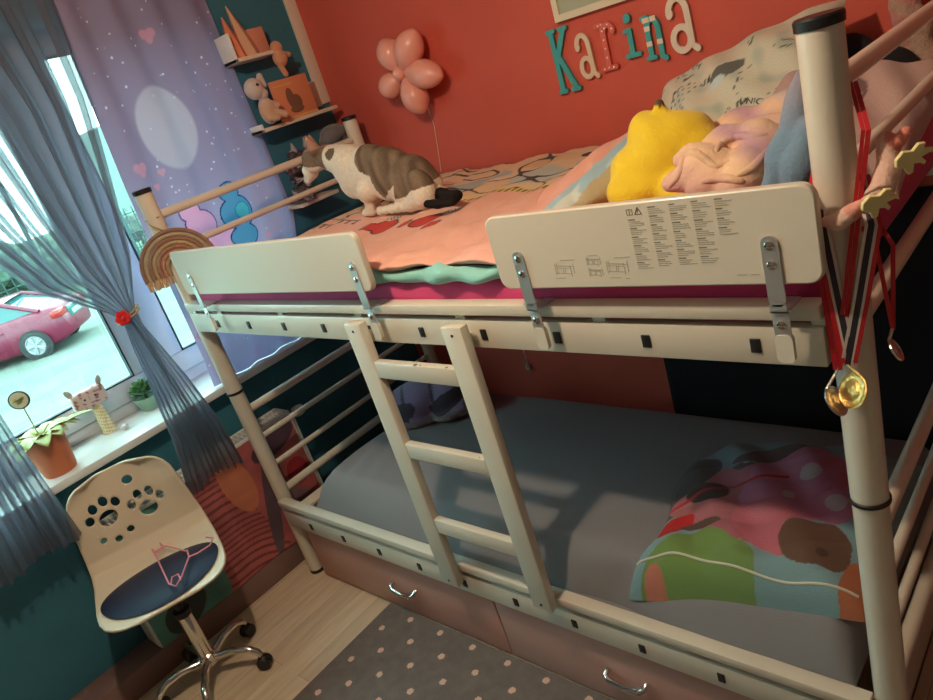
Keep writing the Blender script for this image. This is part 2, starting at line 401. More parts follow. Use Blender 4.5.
def build_car():
    # own frame: x forward, y left(near), z up; length 4.5, rear at x = -2.25
    ang = math.atan2(-.76, -.65)
    car = thing('car', 'crimson sedan parked outside the window, rear towards the room', 'car', (-14.7, 2.0, GZ), ang)
    hd_ = Vector((math.cos(ang), math.sin(ang), 0)); lt_ = Vector((-hd_.y, hd_.x, 0)); K_ = .83
    wp_ = P(37, 345, 'z', GZ + .33 * K_); car.scale = (K_, K_, K_); cpos = wp_ + (hd_ * 1.4 - lt_ * .86) * K_; car.location = (cpos.x, cpos.y, GZ)
    Mx = Matrix.LocRotScale(car.location, car.rotation_euler, car.scale)
    xs = np.linspace(-2.25, 2.25, 61)
    def top(x):   # belt/bonnet/boot height
        return np.interp(x, [-2.25, -2.2, -2.0, -1.45, 1.0, 1.9, 2.2, 2.25], [.72, .98, 1.06, 1.08, .98, .84, .68, .5])
    def halfw(x): return np.interp(x, [-2.25, -2.1, -1.6, 0, 1.5, 2.1, 2.25], [.66, .82, .89, .91, .89, .78, .55])
    def bot(x): return np.interp(x, [-2.25, -2.1, -1.9, 1.9, 2.25], [.34, .26, .2, .2, .3])
    mb = MB(); rings = []
    for x in xs:
        w, t, b0 = halfw(x), top(x), bot(x); mid = (t + b0) / 2
        sec = [(w * .86, b0), (w * .97, b0 + .08), (w, mid), (w * .97, t - .12), (w * .90, t - .03), (w * .75, t), (0, t + .03)]
        full = sec + [(-a, c) for a, c in sec[-2::-1]]
        rings.append([mb.bm.verts.new(Mx @ Vector((x, a, c))) for a, c in full])
    for i in range(len(rings) - 1):
        for k in range(len(rings[0]) - 1): mb.bm.faces.new((rings[i][k], rings[i][k + 1], rings[i + 1][k + 1], rings[i + 1][k]))
        mb.bm.faces.new((rings[i][-1], rings[i][0], rings[i + 1][0], rings[i + 1][-1]))
    mb.bm.faces.new(rings[0]); mb.bm.faces.new(rings[-1][::-1])
    body = mb.build('body', M['car'], car, smooth=50)
    # greenhouse
    def cab(inset, z1, m, name, par, xa=(-1.75, -.95, .25, 1.05)):
        c = MB(); base = [(xa[0], .74 - inset), (xa[3], .74 - inset)]; topx = [(xa[1], .56 - inset), (xa[2], .56 - inset)]
        v = []
        for (x, w), z in ((base[0], 1.04), (base[1], .97), (topx[0], z1), (topx[1], z1)):
            v.append([c.bm.verts.new(Mx @ Vector((x, w, z))), c.bm.verts.new(Mx @ Vector((x, -w, z)))])
        a, b_, d, e = v
        for q in ((a[0], b_[0], e[0], d[0]), (a[1], d[1], e[1], b_[1]), (a[0], d[0], d[1], a[1]), (b_[0], b_[1], e[1], e[0]), (d[0], e[0], e[1], d[1]), (a[0], a[1], b_[1], b_[0])): c.bm.faces.new(q)
        return c.build(name, m, par)
    cab(0, 1.43, M['carglass'], 'windows', car)
    rf = MB()
    T = lambda x, y, z: Mx @ Vector((x, y, z))
    n = 12
    for sgn in (1, -1):   # pillars
        for (p, q, r) in (((-1.78, .76, 1.05), (-.95, .57, 1.44), .045), ((-.75, .75, 1.05), (-.5, .57, 1.44), .03), ((.25, .75, 1.0), (.2, .57, 1.44), .028), ((1.1, .75, .98), (.27, .57, 1.44), .035), ((-.97, .57, 1.44), (.27, .57, 1.44), .03)):
            rf.tube([T(p[0], p[1] * sgn, p[2]), T(q[0], q[1] * sgn, q[2])], r, 8)
    rf.build('pillars', M['car'], car)
    rr = MB(); rows = []
    for x in np.linspace(-1.0, .3, 9):
        rows.append([rr.bm.verts.new(T(x, w, 1.44 + .05 * (1 - (w / .6) ** 2) * (1 - ((x + .35) / .9) ** 2))) for w in np.linspace(-.6, .6, 9)])
    for i in range(8):
        for k in range(8): rr.bm.faces.new((rows[i][k], rows[i][k + 1], rows[i + 1][k + 1], rows[i + 1][k]))
    rr.build('roof', M['car'], car)
    for sx in (-1.4, 1.35):
        for sy in (1, -1):
            wm = MB(); rot = Matrix.Rotation(-PI / 2 * sy, 4, 'X')
            c0 = T(sx, .76 * sy, .33); R3 = Mx.to_3x3().to_4x4() @ rot
            wm.lathe([(.2, 0), (.33, .0), (.34, .06), (.34, .14), (.31, .165), (.235, .165), (.225, .12)], c0, 32, R3)
            t_ = wm.build('tyre', M['tyre'], car)
            al = MB().lathe([(.21, .14), (.235, .17), (.225, .175), (.2, .15)], c0, 32, R3)
            for k in range(5):
                a = k * 2 * PI / 5
                for w_ in (-.13, .13):
                    al.tube([c0 + R3 @ Vector((.04 * math.cos(a), .04 * math.sin(a), .165)), c0 + R3 @ Vector((.21 * math.cos(a + w_), .21 * math.sin(a + w_), .16))], .028, 6)
            al.lathe([(.06, .15), (.06, .18), (.02, .185)], c0, 16, R3)
            al.build('wheel_rim', M['alloy'], t_)
            MB().lathe([(.365, .10), (.385, .145), (.37, .150), (.34, .149), (.10, .128)], c0, 32, R3).build('wheel_arch', M['tyre'], car)
    for sy in (1, -1):
        l = MB().box((-2.245, .42, .78), (-1.98, .84, .97), .04); bmesh.ops.transform(l.bm, matrix=Mx @ Matrix.Diagonal((1, sy, 1, 1)), verts=l.bm.verts[:])
        l.build('tail_lamp', M['taillight'], car)
    l = MB().box((-2.275, -.26, .68), (-2.23, .26, .80), .004); bmesh.ops.transform(l.bm, matrix=Mx, verts=l.bm.verts[:]); pl = l.build('number_plate', mat('plate_white', (.28, .28, .27), .5), car)
    l = MB().box((-2.262, -.42, .64), (-2.2, .42, .93), .02); bmesh.ops.transform(l.bm, matrix=Mx, verts=l.bm.verts[:]); l.build('plate_recess', M['carglass'], car)
    l = MB().box((-2.28, -.35, .90), (-2.22, .35, .925), .008); bmesh.ops.transform(l.bm, matrix=Mx, verts=l.bm.verts[:]); l.build('chrome_strip', M['chrome'], car)
    for sy in (1, -1):
        for x in (-.75, .3):
            l = MB().box((x - .09, .905 * sy - .012, .82), (x + .09, .905 * sy + .012, .845), .005); bmesh.ops.transform(l.bm, matrix=Mx, verts=l.bm.verts[:]); l.build('door_handle', M['car'], car)
build_car()

# ================================================================== CURTAINS
sheerm = cloth_mix('grey_voile', (.20, .215, .27), .60, transl=.5)
def fan(rows, nf, amp, wob=0):
    """rows: (z, y_left, y_right, x, fold depth); nf folds across"""
    Z = np.array([r[0] for r in rows]); order = np.argsort(Z)
    g = lambda k, z: np.interp(z, Z[order], np.array([r[k] for r in rows])[order])
    z0, z1 = Z.min(), Z.max()
    def f(s, t):
        z = z0 + (z1 - z0) * t; z = z - (1 - t) ** 8 * .012 * np.sin(s * 9)
        yl, yr = g(1, z), g(2, z); w = yr - yl; d = g(4, z)
        ph = s * nf * 2 * PI + 1.1 * np.sin(s * 11) + .3 * np.sin(z * 3)
        y = yl + w * s + .28 * w / nf * np.sin(2 * ph)
        x = g(3, z) + d * np.sin(ph) + d * .22 * np.sin(ph * 2.3 + z * 1.2) + wob * nz(y, z, 0, 6)
        return (x, y, z)
    return f
t1 = P(125, 318, 'x', -.085)
ca = fan([(2.46, -.92, .06, -.09, .028), (2.2, -.80, .045, -.09, .028), (1.9, -.62, .015, -.09, .026), (1.6, -.50, -.045, -.09, .022), (1.4, -.40, -.09, -.085, .016),
          (1.25, -.235, -.155, -.08, .010), (1.21, -.215, -.17, -.08, .009), (1.12, -.225, -.145, -.08, .012), (.95, -.235, -.10, -.085, .016), (.75, -.25, -.06, -.09, .02), (.555, -.285, -.045, -.09, .020)], 10, 0)
cur = thing('sheer_curtain', 'grey sheer curtain gathered by the cord with a red flower', 'curtain', (-.09, -.2, .55))
sheet('cloth', ca, 420, 90, sheerm, cur)
cb = fan([(2.46, -1.55, -1.0, -.09, .03), (2.0, -1.4, -.86, -.09, .028), (1.5, -1.1, -.72, -.09, .022), (1.25, -.86, -.66, -.085, .014), (1.05, -.86, -.655, -.085, .016), (.85, -.88, -.645, -.09, .02), (.655, -.90, -.632, -.09, .022)], 8, 0)
cur2 = thing('sheer_curtain', 'grey sheer curtain hanging at the bottom left, above the chair back', 'curtain', (-.09, -.75, .6))
sheet('cloth', cb, 320, 80, sheerm, cur2)
# tieback
tb = thing('curtain_tieback', 'red felt flower on a jute cord tied round the grey curtain', 'tieback', (-.06, -.2, 1.22))
q = MB()
for dz in (0, .012): q.tube([(-.08 + .03 * math.cos(a), -.19 + .042 * math.sin(a), 1.222 + dz + .012 * math.sin(a)) for a in np.linspace(0, 2 * PI, 20)], .003, 6)
q.build('cord', M['jute'], tb)
c0 = P(123, 318, 'x', -.045)
q = MB()
for k in range(6):
    a = k * PI / 3; q.ball(c0 + Vector((.0, .016 * math.cos(a), .016 * math.sin(a))), (.006, .011, .011), sub=2)
q.ball(c0 + Vector((.008, 0, 0)), .007)
q.build('flower', M['red_flower'], tb)
# lilac printed curtain
CX = -.205
stars = [(random.uniform(-.1, .64), random.uniform(.9, 2.4), random.uniform(.0016, .0042)) for _ in range(190)]
def lilac(co, st):
    Y, Z = co[:, 1], co[:, 2]; C = np.tile(np.array([.29, .245, .36]), (len(Y), 1))
    C = ramp(C, np.clip((1.95 - Z) / .8, 0, 1), (.48, .45, .72))
    C = ramp(C, np.clip(nz(Y, Z, 0, 9) * .6 + .1, 0, .5), (.38, .30, .45))
    C = ramp(C, np.clip(nz(Y, Z, 3, 6, 6) * .6, 0, .5), (.25, .22, .42))
    for (y, z, r) in stars: put(C, ell(Y, Z, y, z, r, r) < 1, (.75, .74, .90))
    c = P(168, 128, 'x', CX); m = ell(Y, Z, c.y, c.z, .105, .15, .0)
    w = np.clip((1.05 - m) * 6, 0, 1) * .65; C = ramp(C, w, (.60, .58, .70))
    C = ramp(C, w * np.clip(nz(Y, Z, 0, 40) * .7, 0, .5), (.48, .45, .60))
    for (u, v, r) in ((148, 35, .026), (140, 170, .026), (163, 172, .014), (158, 187, .014), (270, 235, .012)):
        c = P(u, v, 'x', CX)
        h = np.minimum(ell(Y, Z, c.y - r * .4, c.z + r * .2, r * .6, r * .7, .5), ell(Y, Z, c.y + r * .4, c.z + r * .2, r * .6, r * .7, -.5))
        h = np.minimum(h, ell(Y, Z, c.y, c.z - r * .3, r * .5, r * .8)); C = ramp(C, np.clip((1.1 - h) * 3, 0, 1) * .6, (.80, .36, .50))
    # soft rounded pink and blue shapes
    def blobs(lst, base, line):
        for (u, v, a, b_, r) in lst:
            c = P(u, v, 'x', CX); put(C, ell(Y, Z, c.y, c.z, a + .005, b_ + .005, r) < 1, line)
        for (u, v, a, b_, r) in lst:
            c = P(u, v, 'x', CX); put(C, ell(Y, Z, c.y, c.z, a, b_, r) < 1, base)
    blobs([(190, 212, .035, .035, .3), (203, 224, .06, .05, -.3), (222, 245, .06, .06, 0), (232, 232, .03, .03, 0)], (.78, .40, .66), (.10, .05, .25))
    blobs([(228, 192, .035, .035, -.3), (238, 212, .065, .06, .1), (246, 235, .055, .04, 0)], (.10, .33, .58), (.01, .04, .16))
    blobs([(242, 210, .03, .03, 0)], (.10, .50, .62), (.05, .25, .50))
    put(C, (Y > .0) & (Z < 1.05) & (nz(Y, Z, 0, 30, 12) > .62), (.48, .36, .62))
    c = P(193, 330, 'x', CX)
    put(C, np.abs(ell(Y, Z, c.y + .02, c.z - .03, .018, .02) - 1) < .35, (.60, .22, .45))
    return C
def flil(s, t):
    z = .818 + t * 1.60
    yl = np.interp(z, [.8, .93, 1.6, 2.2, 2.45], [.02, .03, .045, .075, .09]); yr = np.interp(z, [.8, 1.3, 2.45], [.50, .66, .625])
    y = yl + (yr - yl) * s; x = CX + .012 * np.sin(s * 24 + .6 * np.sin(z * 3)) + .006 * nz(y, z, 0, 9); return (x, y, z)
lc = thing('printed_curtain', 'lilac printed curtain with a moon, hearts and stars, hanging behind the bed end', 'curtain', (CX, .3, .82))
sheet('cloth', flil, 260, 520, cloth_mix('lilac_print', (.3, .2, .5), 1, True, .16), lc, pfn=lilac)
cr = MB().tube([(-.13, -1.9, 2.43), (-.13, .75, 2.43)], .012)
tag(cr.build('curtain_rod', M['white']), 'white curtain rod above the window', 'curtain rod')

# ================================================================== SILL OBJECTS
SZ = .815
# terracotta pot
pp = P(58, 470, 'z', SZ); pc = (pp.x, pp.y - .015, SZ); pc = (-.262, -.560, SZ)
pot = thing('potted_plant', 'terracotta pot of pale green leafy plant on the windowsill', 'plant', pc)
MB().lathe([(.050, 0), (.054, .01), (.067, .135), (.069, .14), (.063, .14), (.060, .125), (.0, .125)], pc, 36, cap=False).build('pot', M['terra'], pot)
lf = MB()
def leaf(mb, base, dr, L, W, droop=.3, n=7):
    d = Vector(dr).normalized(); side = d.cross(Vector((0, 0, 1))).normalized(); p = Vector(base); rows = []
    for i in range(n + 1):
        t = i / n; w = W * math.sin(PI * min(1, t * .95 + .05)) ** .7 * (1 - t * .2); 
        if i == n: w = .001
        up = side.cross(d)
        rows.append([mb.bm.verts.new(p + side * w * a + up * abs(a) * w * .35) for a in (-1, -.5, 0, .5, 1)])
        d = (d + Vector((0, 0, -droop / n * 2))).normalized(); p = p + d * L / n
    for i in range(n):
        for k in range(4): mb.bm.faces.new((rows[i][k], rows[i][k + 1], rows[i + 1][k + 1], rows[i + 1][k]))
for k in range(13):
    a = k * 2.4 + .4; e = random.uniform(.35, .9); leaf(lf, (pc[0] + .015 * math.cos(a), pc[1] + .015 * math.sin(a), SZ + .14), (math.cos(a), math.sin(a), e * .8), random.uniform(.085, .12), .034, .55)
leaf(lf, (pc[0], pc[1] + .02, SZ + .13), (.1, .9, .35), .17, .024, .3)
lo = lf.build('leaves', M['green'], pot); md = lo.modifiers.new('thickness', 'SOLIDIFY'); md.thickness = .0015
av = thing('plant_pick', 'round avocado shaped pick with a heart stone stuck in the terracotta pot', 'decoration', (pc[0], pc[1], SZ + .12))
ac = P(19, 400, 'x', -.24); Rm = Matrix.Rotation(PI / 2 - .3, 4, 'Y') @ Matrix()
q = MB().lathe([(.001, -.004), (.031, -.004), (.032, 0), (.031, .004), (.001, .004)], ac, 28, Matrix.Rotation(-.45, 4, 'Z') @ Matrix.Rotation(PI / 2, 4, 'Y')); q.build('rind', mat('dark_rind', (.05, .07, .05), .4), av)
Rz = Matrix.Rotation(-.45, 4, 'Z') @ Matrix.Rotation(PI / 2, 4, 'Y')
MB().lathe([(.001, .004), (.027, .004), (.0265, .006), (.001, .006)], ac, 28, Rz).build('flesh', mat('avocado_flesh', (.80, .84, .60), .5), av)
q = MB()
for a_, b_ in ((-.005, .003), (.005, .003), (0, -.003)): q.ball(ac + Rz @ Vector((-b_ * 1.6, a_ * 1.6, .007)), (.010, .010, .004), sub=2)
q.build('heart', mat('olive_felt', (.30, .27, .08), .7), av)
MB().tube([ac + Vector((0, 0, -.02)), (pc[0] - .0, pc[1] - .005, SZ + .1)], .002, 6).build('stick', M['jute'], av)
# animal-headed stick bottle
gb = (-.375, -.335, SZ)
t = thing('animal_figure', 'small speckled animal figure with a patterned yellow stem on the windowsill', 'ornament', gb)
def gir(co):
    C = np.tile(np.array([.80, .72, .50]), (len(co), 1)); C[np.sin(co[:, 2] * 300 + 14 * np.arctan2(co[:, 1] - gb[1], co[:, 0] - gb[0])) * np.sin(co[:, 2] * 170 - 10 * np.arctan2(co[:, 1] - gb[1], co[:, 0] - gb[0])) > .25] = (.60, .42, .08); return C
b = MB().lathe([(.026, 0), (.026, .004), (.022, .05), (.018, .105), (.012, .115)], gb, 40)
bmesh.ops.subdivide_edges(b.bm, edges=[e for e in b.bm.edges if abs(e.verts[0].co.z - e.verts[1].co.z) > .01], cuts=24)
bo = b.build('stem', M['vcs'], t, smooth=60); paint(bo.data, lambda c: gir(c + np.array(gb)))
hd = MB(); hc = Vector((gb[0] + .005, gb[1] - .012, SZ + .150))
hd.box(hc - Vector((.02, .062, .036)), hc + Vector((.02, .062, .036)), .014)
def gh(co):
    C = np.tile(np.array([.66, .50, .46]), (len(co), 1)); C[nz(co[:, 0], co[:, 1], co[:, 2], 260) > .3] = (.30, .12, .12); return C
ho = blob('head', hd, .004, M['vcs'], t, gh, 3)
q = MB()
for s_ in (-1, 1): q.ball(hc + Vector((0, .056 * s_, .044)), (.006, .011, .019), Matrix.Rotation(-.4 * s_, 3, 'X'), 2)
q.build('ears', mat('ear_grey', (.42, .40, .38), .8), t)
q = MB()
for s_ in (-1, 1): q.ball(hc + Vector((.019, .02 * s_, .005)), .0045, sub=2)
q.build('eyes', M['black'], t)
q = MB().ball((-.30, -.305, SZ + .013), (.016, .018, .013), sub=1)
tag(q.build('crystal', mat('rose_quartz', (.72, .60, .60), .2), smooth=False), 'small pale pink stone lying in front of the animal figure', 'stone')
# succulent
sc = (-.375, -.165, SZ); t = thing('potted_succulent', 'dark green succulent in a low sage green bowl on the windowsill', 'plant', sc)
MB().lathe([(.030, 0), (.034, .004), (.048, .052), (.046, .055), (.042, .048), (.0, .044)], sc, 32, cap=False).build('pot', mat('sage_ceramic', (.28, .46, .33), .4), t)
q = MB()
for k in range(46):
    a = k * 2.399; e = .2 + 1.2 * (k / 46); r = .012 + .02 * (1 - k / 46)
    d = Vector((math.cos(a) * math.cos(e), math.sin(a) * math.cos(e), math.sin(e)))
    q.ball(Vector(sc) + Vector((0, 0, .065)) + d * (.034 + .012 * random.random()), (.017, .009, .004), d.to_track_quat('X', 'Z').to_matrix(), 2)
q.tube([Vector(sc) + Vector((0, 0, .04)), Vector(sc) + Vector((0, 0, .08))], .008)
q.build('leaves', M['dgreen'], t)

# ================================================================== BUNK BED
L, W, H = 2.08, .925, 1.587
bed = thing('bunk_bed', 'cream metal bunk bed with wooden ladder, guard boards and two bunks', 'bed', (1.04, .46, 0))
R = .029
for (x, y) in ((0, 0), (L, 0), (0, W), (L, W)):
    p = MB().lathe([(R * .97, 0.012), (R * .97, .826), (R, .83), (R, H - .012)], (x, y, 0), 32).build('post', M['bed'], bed)
    MB().lathe([(R + .002, H - .014), (R + .0025, H - .002), (R, H + .001)], (x, y, 0), 32).build('cap', M['black'], p)
    MB().lathe([(R + .001, .824), (R + .003, .826), (R + .003, .832), (R + .001, .834)], (x, y, 0), 32, cap=False).build('joint_ring', M['black'], p)
    MB().lathe([(R + .001, 0), (R + .002, .008), (R, .014)], (x, y, 0), 32).build('foot', M['black'], p)
for x in (0, L):
    for z, r in ((1.494, .015), (1.373, .0115), (1.14, .015), (.743, .015), (.624, .0105), (.501, .0105), (.387, .016)):
        MB().tube([(x, .02, z), (x, W - .02, z)], r, 16).build('end_rail', M['bed'], bed)
for yy, sg in ((-.0, -1), (W, 1)):
    for z0, z1, zt0, zt1 in ((1.093, 1.160, 1.174, 1.199), (.262, .330, .352, .378)):
        if sg > 0 and z0 < 1: z0, z1 = .215, .283
        y0, y1 = (-.040, -.018) if sg < 0 else (W - .005, W + .015)
        sb = MB().box((.03, y0, z0), (L - .026, y1, z1), .003).build('side_rail', M['bed'], bed)
        if sg < 0: MB().box((.03, y0 - .008, zt0), (L - .026, y1 + .006, zt1), .003).build('upper_strip', M['bed'], sb)
        if sg < 0:
            for x in np.arange(.22, 2.0, .36): MB().box((x - .014, -.034, z1 - .001), (x + .014, -.020, zt0 + .001)).build('connector', M['bed'], sb)
            MB().box((.03, -.030, z1 - .001), (.05, -.0, zt0 + .001)).build('end_bracket', M['bed'], sb); MB().box((L - .046, -.030, z1 - .001), (L - .026, 0, zt0 + .001)).build('end_bracket', M['bed'], sb)
            for i in range(10):
                x = .194 + .195 * i; zc = (z0 + z1) / 2
                if z0 < 1 and i == 9: continue
                q = MB().box((x - .0085, y0 - .003, zc - .0125), (x + .0085, y0 + .002, zc + .0125), .0015)
                q.build('slat_clip', M['black'], sb)
for z in (1.13, .345):
    for i in range(12):
        x = .12 + i * .168; MB().box((x - .03, -.015, z - .008), (x + .03, (W - .005) if z > 1 else .76, z + .004), .002).build('slat', M['wood_w'], bed)
# ladder
ld = bpy.data.objects.new('ladder', None); COL.objects.link(ld); ld.parent = bed; ld.location = (0, 0, 0)
for x0, x1, zb_ in ((.937, .999, .325), (1.282, 1.344, .362)):
    st_ = MB().box((x0, -.084, zb_), (x1, -.058, 1.163), .004).build('stile', M['bed'], ld)
for z in (1.058, .815, .568):
    MB().box((.999, -.083, z - .046), (1.282, -.060, z), .004).build('rung', M['bed'], ld)
q = MB()
for (x, z) in ((.968, 1.143), (1.313, 1.143), (.968, .343), (1.313, .380)):
    q.lathe([(.001, 0), (.0036, 0), (.0036, .002), (.001, .002)], (x, -.0835, z), 10, Matrix.Rotation(PI / 2, 4, 'X'))
q.build('screw_holes', M['black'], ld)
for (x, w_) in ((.968, .03), (1.313, .03)):
    for z in (1.10, .335 if x < 1 else .365): MB().box((x - w_ / 2, -.0585, z), (x + w_ / 2, -.0395, z + .03)).build('hook', M['bed'], ld)
# chipped paint marks
q = MB()
for (x, z, a, b_) in ((1.15, 1.0583, .012, .004), (1.168, 1.0583, .005, .003), (1.255, 1.0583, .007, .003), (1.262, .8153, .004, .004)):
    q.lathe([(.001, 0), (a * .5, 0), (a * .5, .0006), (.001, .0006)], (x, -.078, z), 8)
q.build('paint_chip', M['ink_dark'], ld)
# guard boards
def rounded(x0, x1, z0, z1, r, n=6):
    pts = []
    for cx_, cz, a0 in ((x1 - r, z0 + r, -PI / 2), (x1 - r, z1 - r, 0), (x0 + r, z1 - r, PI / 2), (x0 + r, z0 + r, PI)):
        for k in range(n + 1): a = a0 + k * PI / 2 / n; pts.append((cx_ + r * math.cos(a), cz + r * math.sin(a)))
    return pts
guards = []
for (x0, x1) in ((.150, 1.093), (1.487, 2.076)):
    gq = MB().prism(rounded(x0, x1, 1.246, 1.391, .022), (0, -.058, 0), (1, 0, 0), (0, 0, 1), .017)
    g = gq.build('guard_board', M['guard'], bed, smooth=30); md = g.modifiers.new('bevel', 'BEVEL'); md.width = .003; md.segments = 2; md.limit_method = 'ANGLE'
    guards.append(g)
    for x in ((x0 + .075, x1 - .045) if x0 < 1 else (1.548, 2.008)):
        br = MB()
        w_ = .0125
        pts = [(1.317, -.0762), (1.215, -.0762), (1.200, -.062), (1.197, -.045), (1.165, -.045)]
        prof = rounded(x - w_, x + w_, 1.212, 1.322, w_ * .95)
        br.prism(prof, (0, -.0752, 0), (1, 0, 0), (0, 0, 1), .003)
        br.box((x - w_, -.0782, 1.2015), (x + w_, -.0705, 1.2045)).box((x - w_, -.0782, 1.202), (x + w_, -.0752, 1.216)).box((x - w_, -.0745, 1.158), (x + w_, -.0715, 1.204), .001).box((x - w_, -.0655, 1.2), (x + w_, -.020, 1.2032))
        b_ = br.build('bracket', M['steel'], g)
        for z, yy in ((1.308, -.0782), (1.278, -.0782), (1.181, -.0747)):
            sc_ = MB(); sc_.lathe([(.007, 0), (.007, .0015), (.004, .003), (.001, .0032)], (x, yy, z), 14, Matrix.Rotation(PI / 2, 4, 'X')); sc_.build('screw', M['chrome'], b_)
        tq = MB().prism(rounded(x - .013, x + .013, 1.118, 1.164, .008), (0, -.066, 0), (1, 0, 0), (0, 0, 1), .010)
        tq.build('hook_cover', M['bed'], b_)
# warning print on right guard board
YP = -.0753
wp = MB(); wd = MB()
def bar(mb, x0, z0, w, h): mb.box((x0, YP - .0004, z0), (x0 + w, YP + .0002, z0 + h))
cols = [(1.792, 1.362, 10), (1.830, 1.380, 12), (1.866, 1.381, 12), (1.902, 1.382, 12), (1.938, 1.382, 8)]
for cx_, zt, nb in cols:
    z = zt
    for k in range(int(nb * .62)):
        bar(wd, cx_, z, random.uniform(.009, .014), .0015)
        for j in range(3): z -= .0032; bar(wp, cx_, z, random.uniform(.016, .029), .0007)
        z -= .0050
for x in (1.965, 1.975): pass
bar(wp, 1.975, 1.263, .012, .0007); bar(wp, 1.955, 1.263, .014, .0007)
def line(mb, a, b_, w=.0006):
    a = Vector((a[0], YP, a[1])); b_ = Vector((b_[0], YP, b_[1])); mb.tube([a, b_], w, 4)
tri = [(1.806, 1.371), (1.818, 1.371), (1.812, 1.3825)]
for i in range(3): line(wd, tri[i], tri[(i + 1) % 3], .0008)
line(wd, (1.812, 1.3735), (1.812, 1.3785), .0008)
bk = [(1.792, 1.371), (1.802, 1.371), (1.802, 1.380), (1.792, 1.380)]
for i in range(4): line(wd, bk[i], bk[(i + 1) % 4], .0005)
line(wd, (1.797, 1.371), (1.797, 1.380), .0005)
def bunk(x, z, s):
    for (a, b_) in (((0, 0), (0, 20)), ((4, 3), (4, 22)), ((30, -2), (30, 17)), ((36, 2), (36, 20)), ((0, 14), (30, 11)), ((4, 16), (36, 14)), ((0, 4), (30, 2)), ((0, 18), (30, 15)), ((14, 3), (17, 13)), ((18, 3), (21, 13))):
        line(wp, (x + a[0] * s, z + a[1] * s), (x + b_[0] * s, z + b_[1] * s), .0004)
bunk(1.625, 1.272, .0011); bunk(1.695, 1.288, .00075); bunk(1.695, 1.268, .00075); bunk(1.733, 1.272, .0011)
for (x, z, w_) in ((1.622, 1.266, .02), (1.64, 1.30, .03), (1.70, 1.306, .02), (1.75, 1.300, .03), (1.735, 1.264, .02), (1.765, 1.262, .006)): bar(wp, x, z, w_, .0007)
o = wp.build('printed_lines', M['ink'], guards[1], smooth=False); tag(o, 'grey printed assembly drawings and small print')
o = wd.build('printed_warning', M['ink_dark'], guards[1], smooth=False); tag(o, 'black warning triangle and bold headings')
# drawers
for x0, x1, hx in ((.072, 1.035, .600), (1.04, 2.045, 1.462)):
    which = 'left' if x0 < 1 else 'right'
    d = thing('bed_drawer', 'dusty pink underbed drawer nearest the window, chrome bow handle' if x0 < 1 else 'dusty pink underbed drawer further from the window, chrome handle beside the rug', 'drawer', ((x0 + x1) / 2, .3, 0), 0, 'underbed drawers')
    MB().box((x0, -.012, .012), (x1, .006, .252), .002).build('front', M['pink_front'], d)
    MB().box((x0 + .01, .006, .02), (x1 - .01, .80, .035)).box((x0 + .01, .006, .02), (x0 + .022, .80, .2)).box((x1 - .022, .006, .02), (x1 - .01, .80, .2)).box((x0 + .01, .79, .02), (x1 - .01, .80, .2)).build('box', M['wood_w'], d)
    for wx in (x0 + .08, x1 - .08):
        MB().lathe([(.011, 0), (.012, .003), (.012, .015), (.011, .018)], (wx, .1, .0115), 16, Matrix.Rotation(PI / 2, 4, 'X')).build('caster', M['black'], d)
    pts = [(hx - .056, -.012, .130), (hx - .056, -.030, .124), (hx - .044, -.036, .118), (hx, -.038, .115), (hx + .044, -.036, .118), (hx + .056, -.030, .124), (hx + .056, -.012, .130)]
    MB().tube(pts, .0085, 10, flat=.8).build('handle', M['chrome'], d)

# ------------------------------------------------------------------ mattresses
mt = thing('mattress', 'upper bunk mattress in a magenta fitted sheet', 'mattress', (1.04, .46, 1.135))
q = MB().box((.045, -.008, 1.136), (2.04, .905, 1.252), .03).build('fitted_sheet', M['sheet_m'], mt, smooth=60)
def flow(s, t):
    """lower mattress surface: rises from the front rail, flat top, rounded ends"""
    x = .225 + s * (2.02 - .225); y = -.012 + t * .80
    u = np.clip((t - .0) / .115, 0, 1); z = .365 + (.492 - .365) * np.sin(u * PI / 2) ** .8
    e = np.clip(s / .055, 0, 1); z = .365 + (z - .365) * np.sqrt(np.clip(1 - (1 - e) ** 2, 0, 1)) 
    e2 = np.clip((1 - s) / .03, 0, 1); z = .365 + (z - .365) * np.sqrt(np.clip(1 - (1 - e2) ** 2, 0, 1))
    z = z + .006 * nz(x, y, 0, 7) * u + .005 * np.sin(x * 60 + 14 * y + 2 * nz(x, y, 0, 5)) * np.exp(-((y - .1) / .12) ** 2) * np.exp(-((x - .25) / .2) ** 2)
    z = z + .005 * np.sin(y * 70 - x * 22 + 3 * nz(x, y, 0, 4)) * np.exp(-((y - .03) / .05) ** 2) * np.exp(-((x - 1.5) / .3) ** 2)
    z = z - .06 * np.clip((y - .25) / .55, 0, 1) ** 1.5; bk = np.clip((1 - t) / .05, 0, 1); z = .35 + (z - .35) * np.sqrt(np.clip(1 - (1 - bk) ** 2, 0, 1))
    y = y + .012 * (1 - u) * np.sin(x * 9 + 1) * np.exp(-((x - 1.5) / .4) ** 2)
    return (x, y, z)
mt2 = thing('mattress', 'lower bunk mattress in a plain grey fitted sheet', 'mattress', (1.04, .46, .35))
sheet('fitted_sheet', flow, 200, 110, M['sheet_g'], mt2)
MB().box((.235, -.010, .352), (2.015, .775, .37), .005).build('mattress_core', M['sheet_g'], mt2)

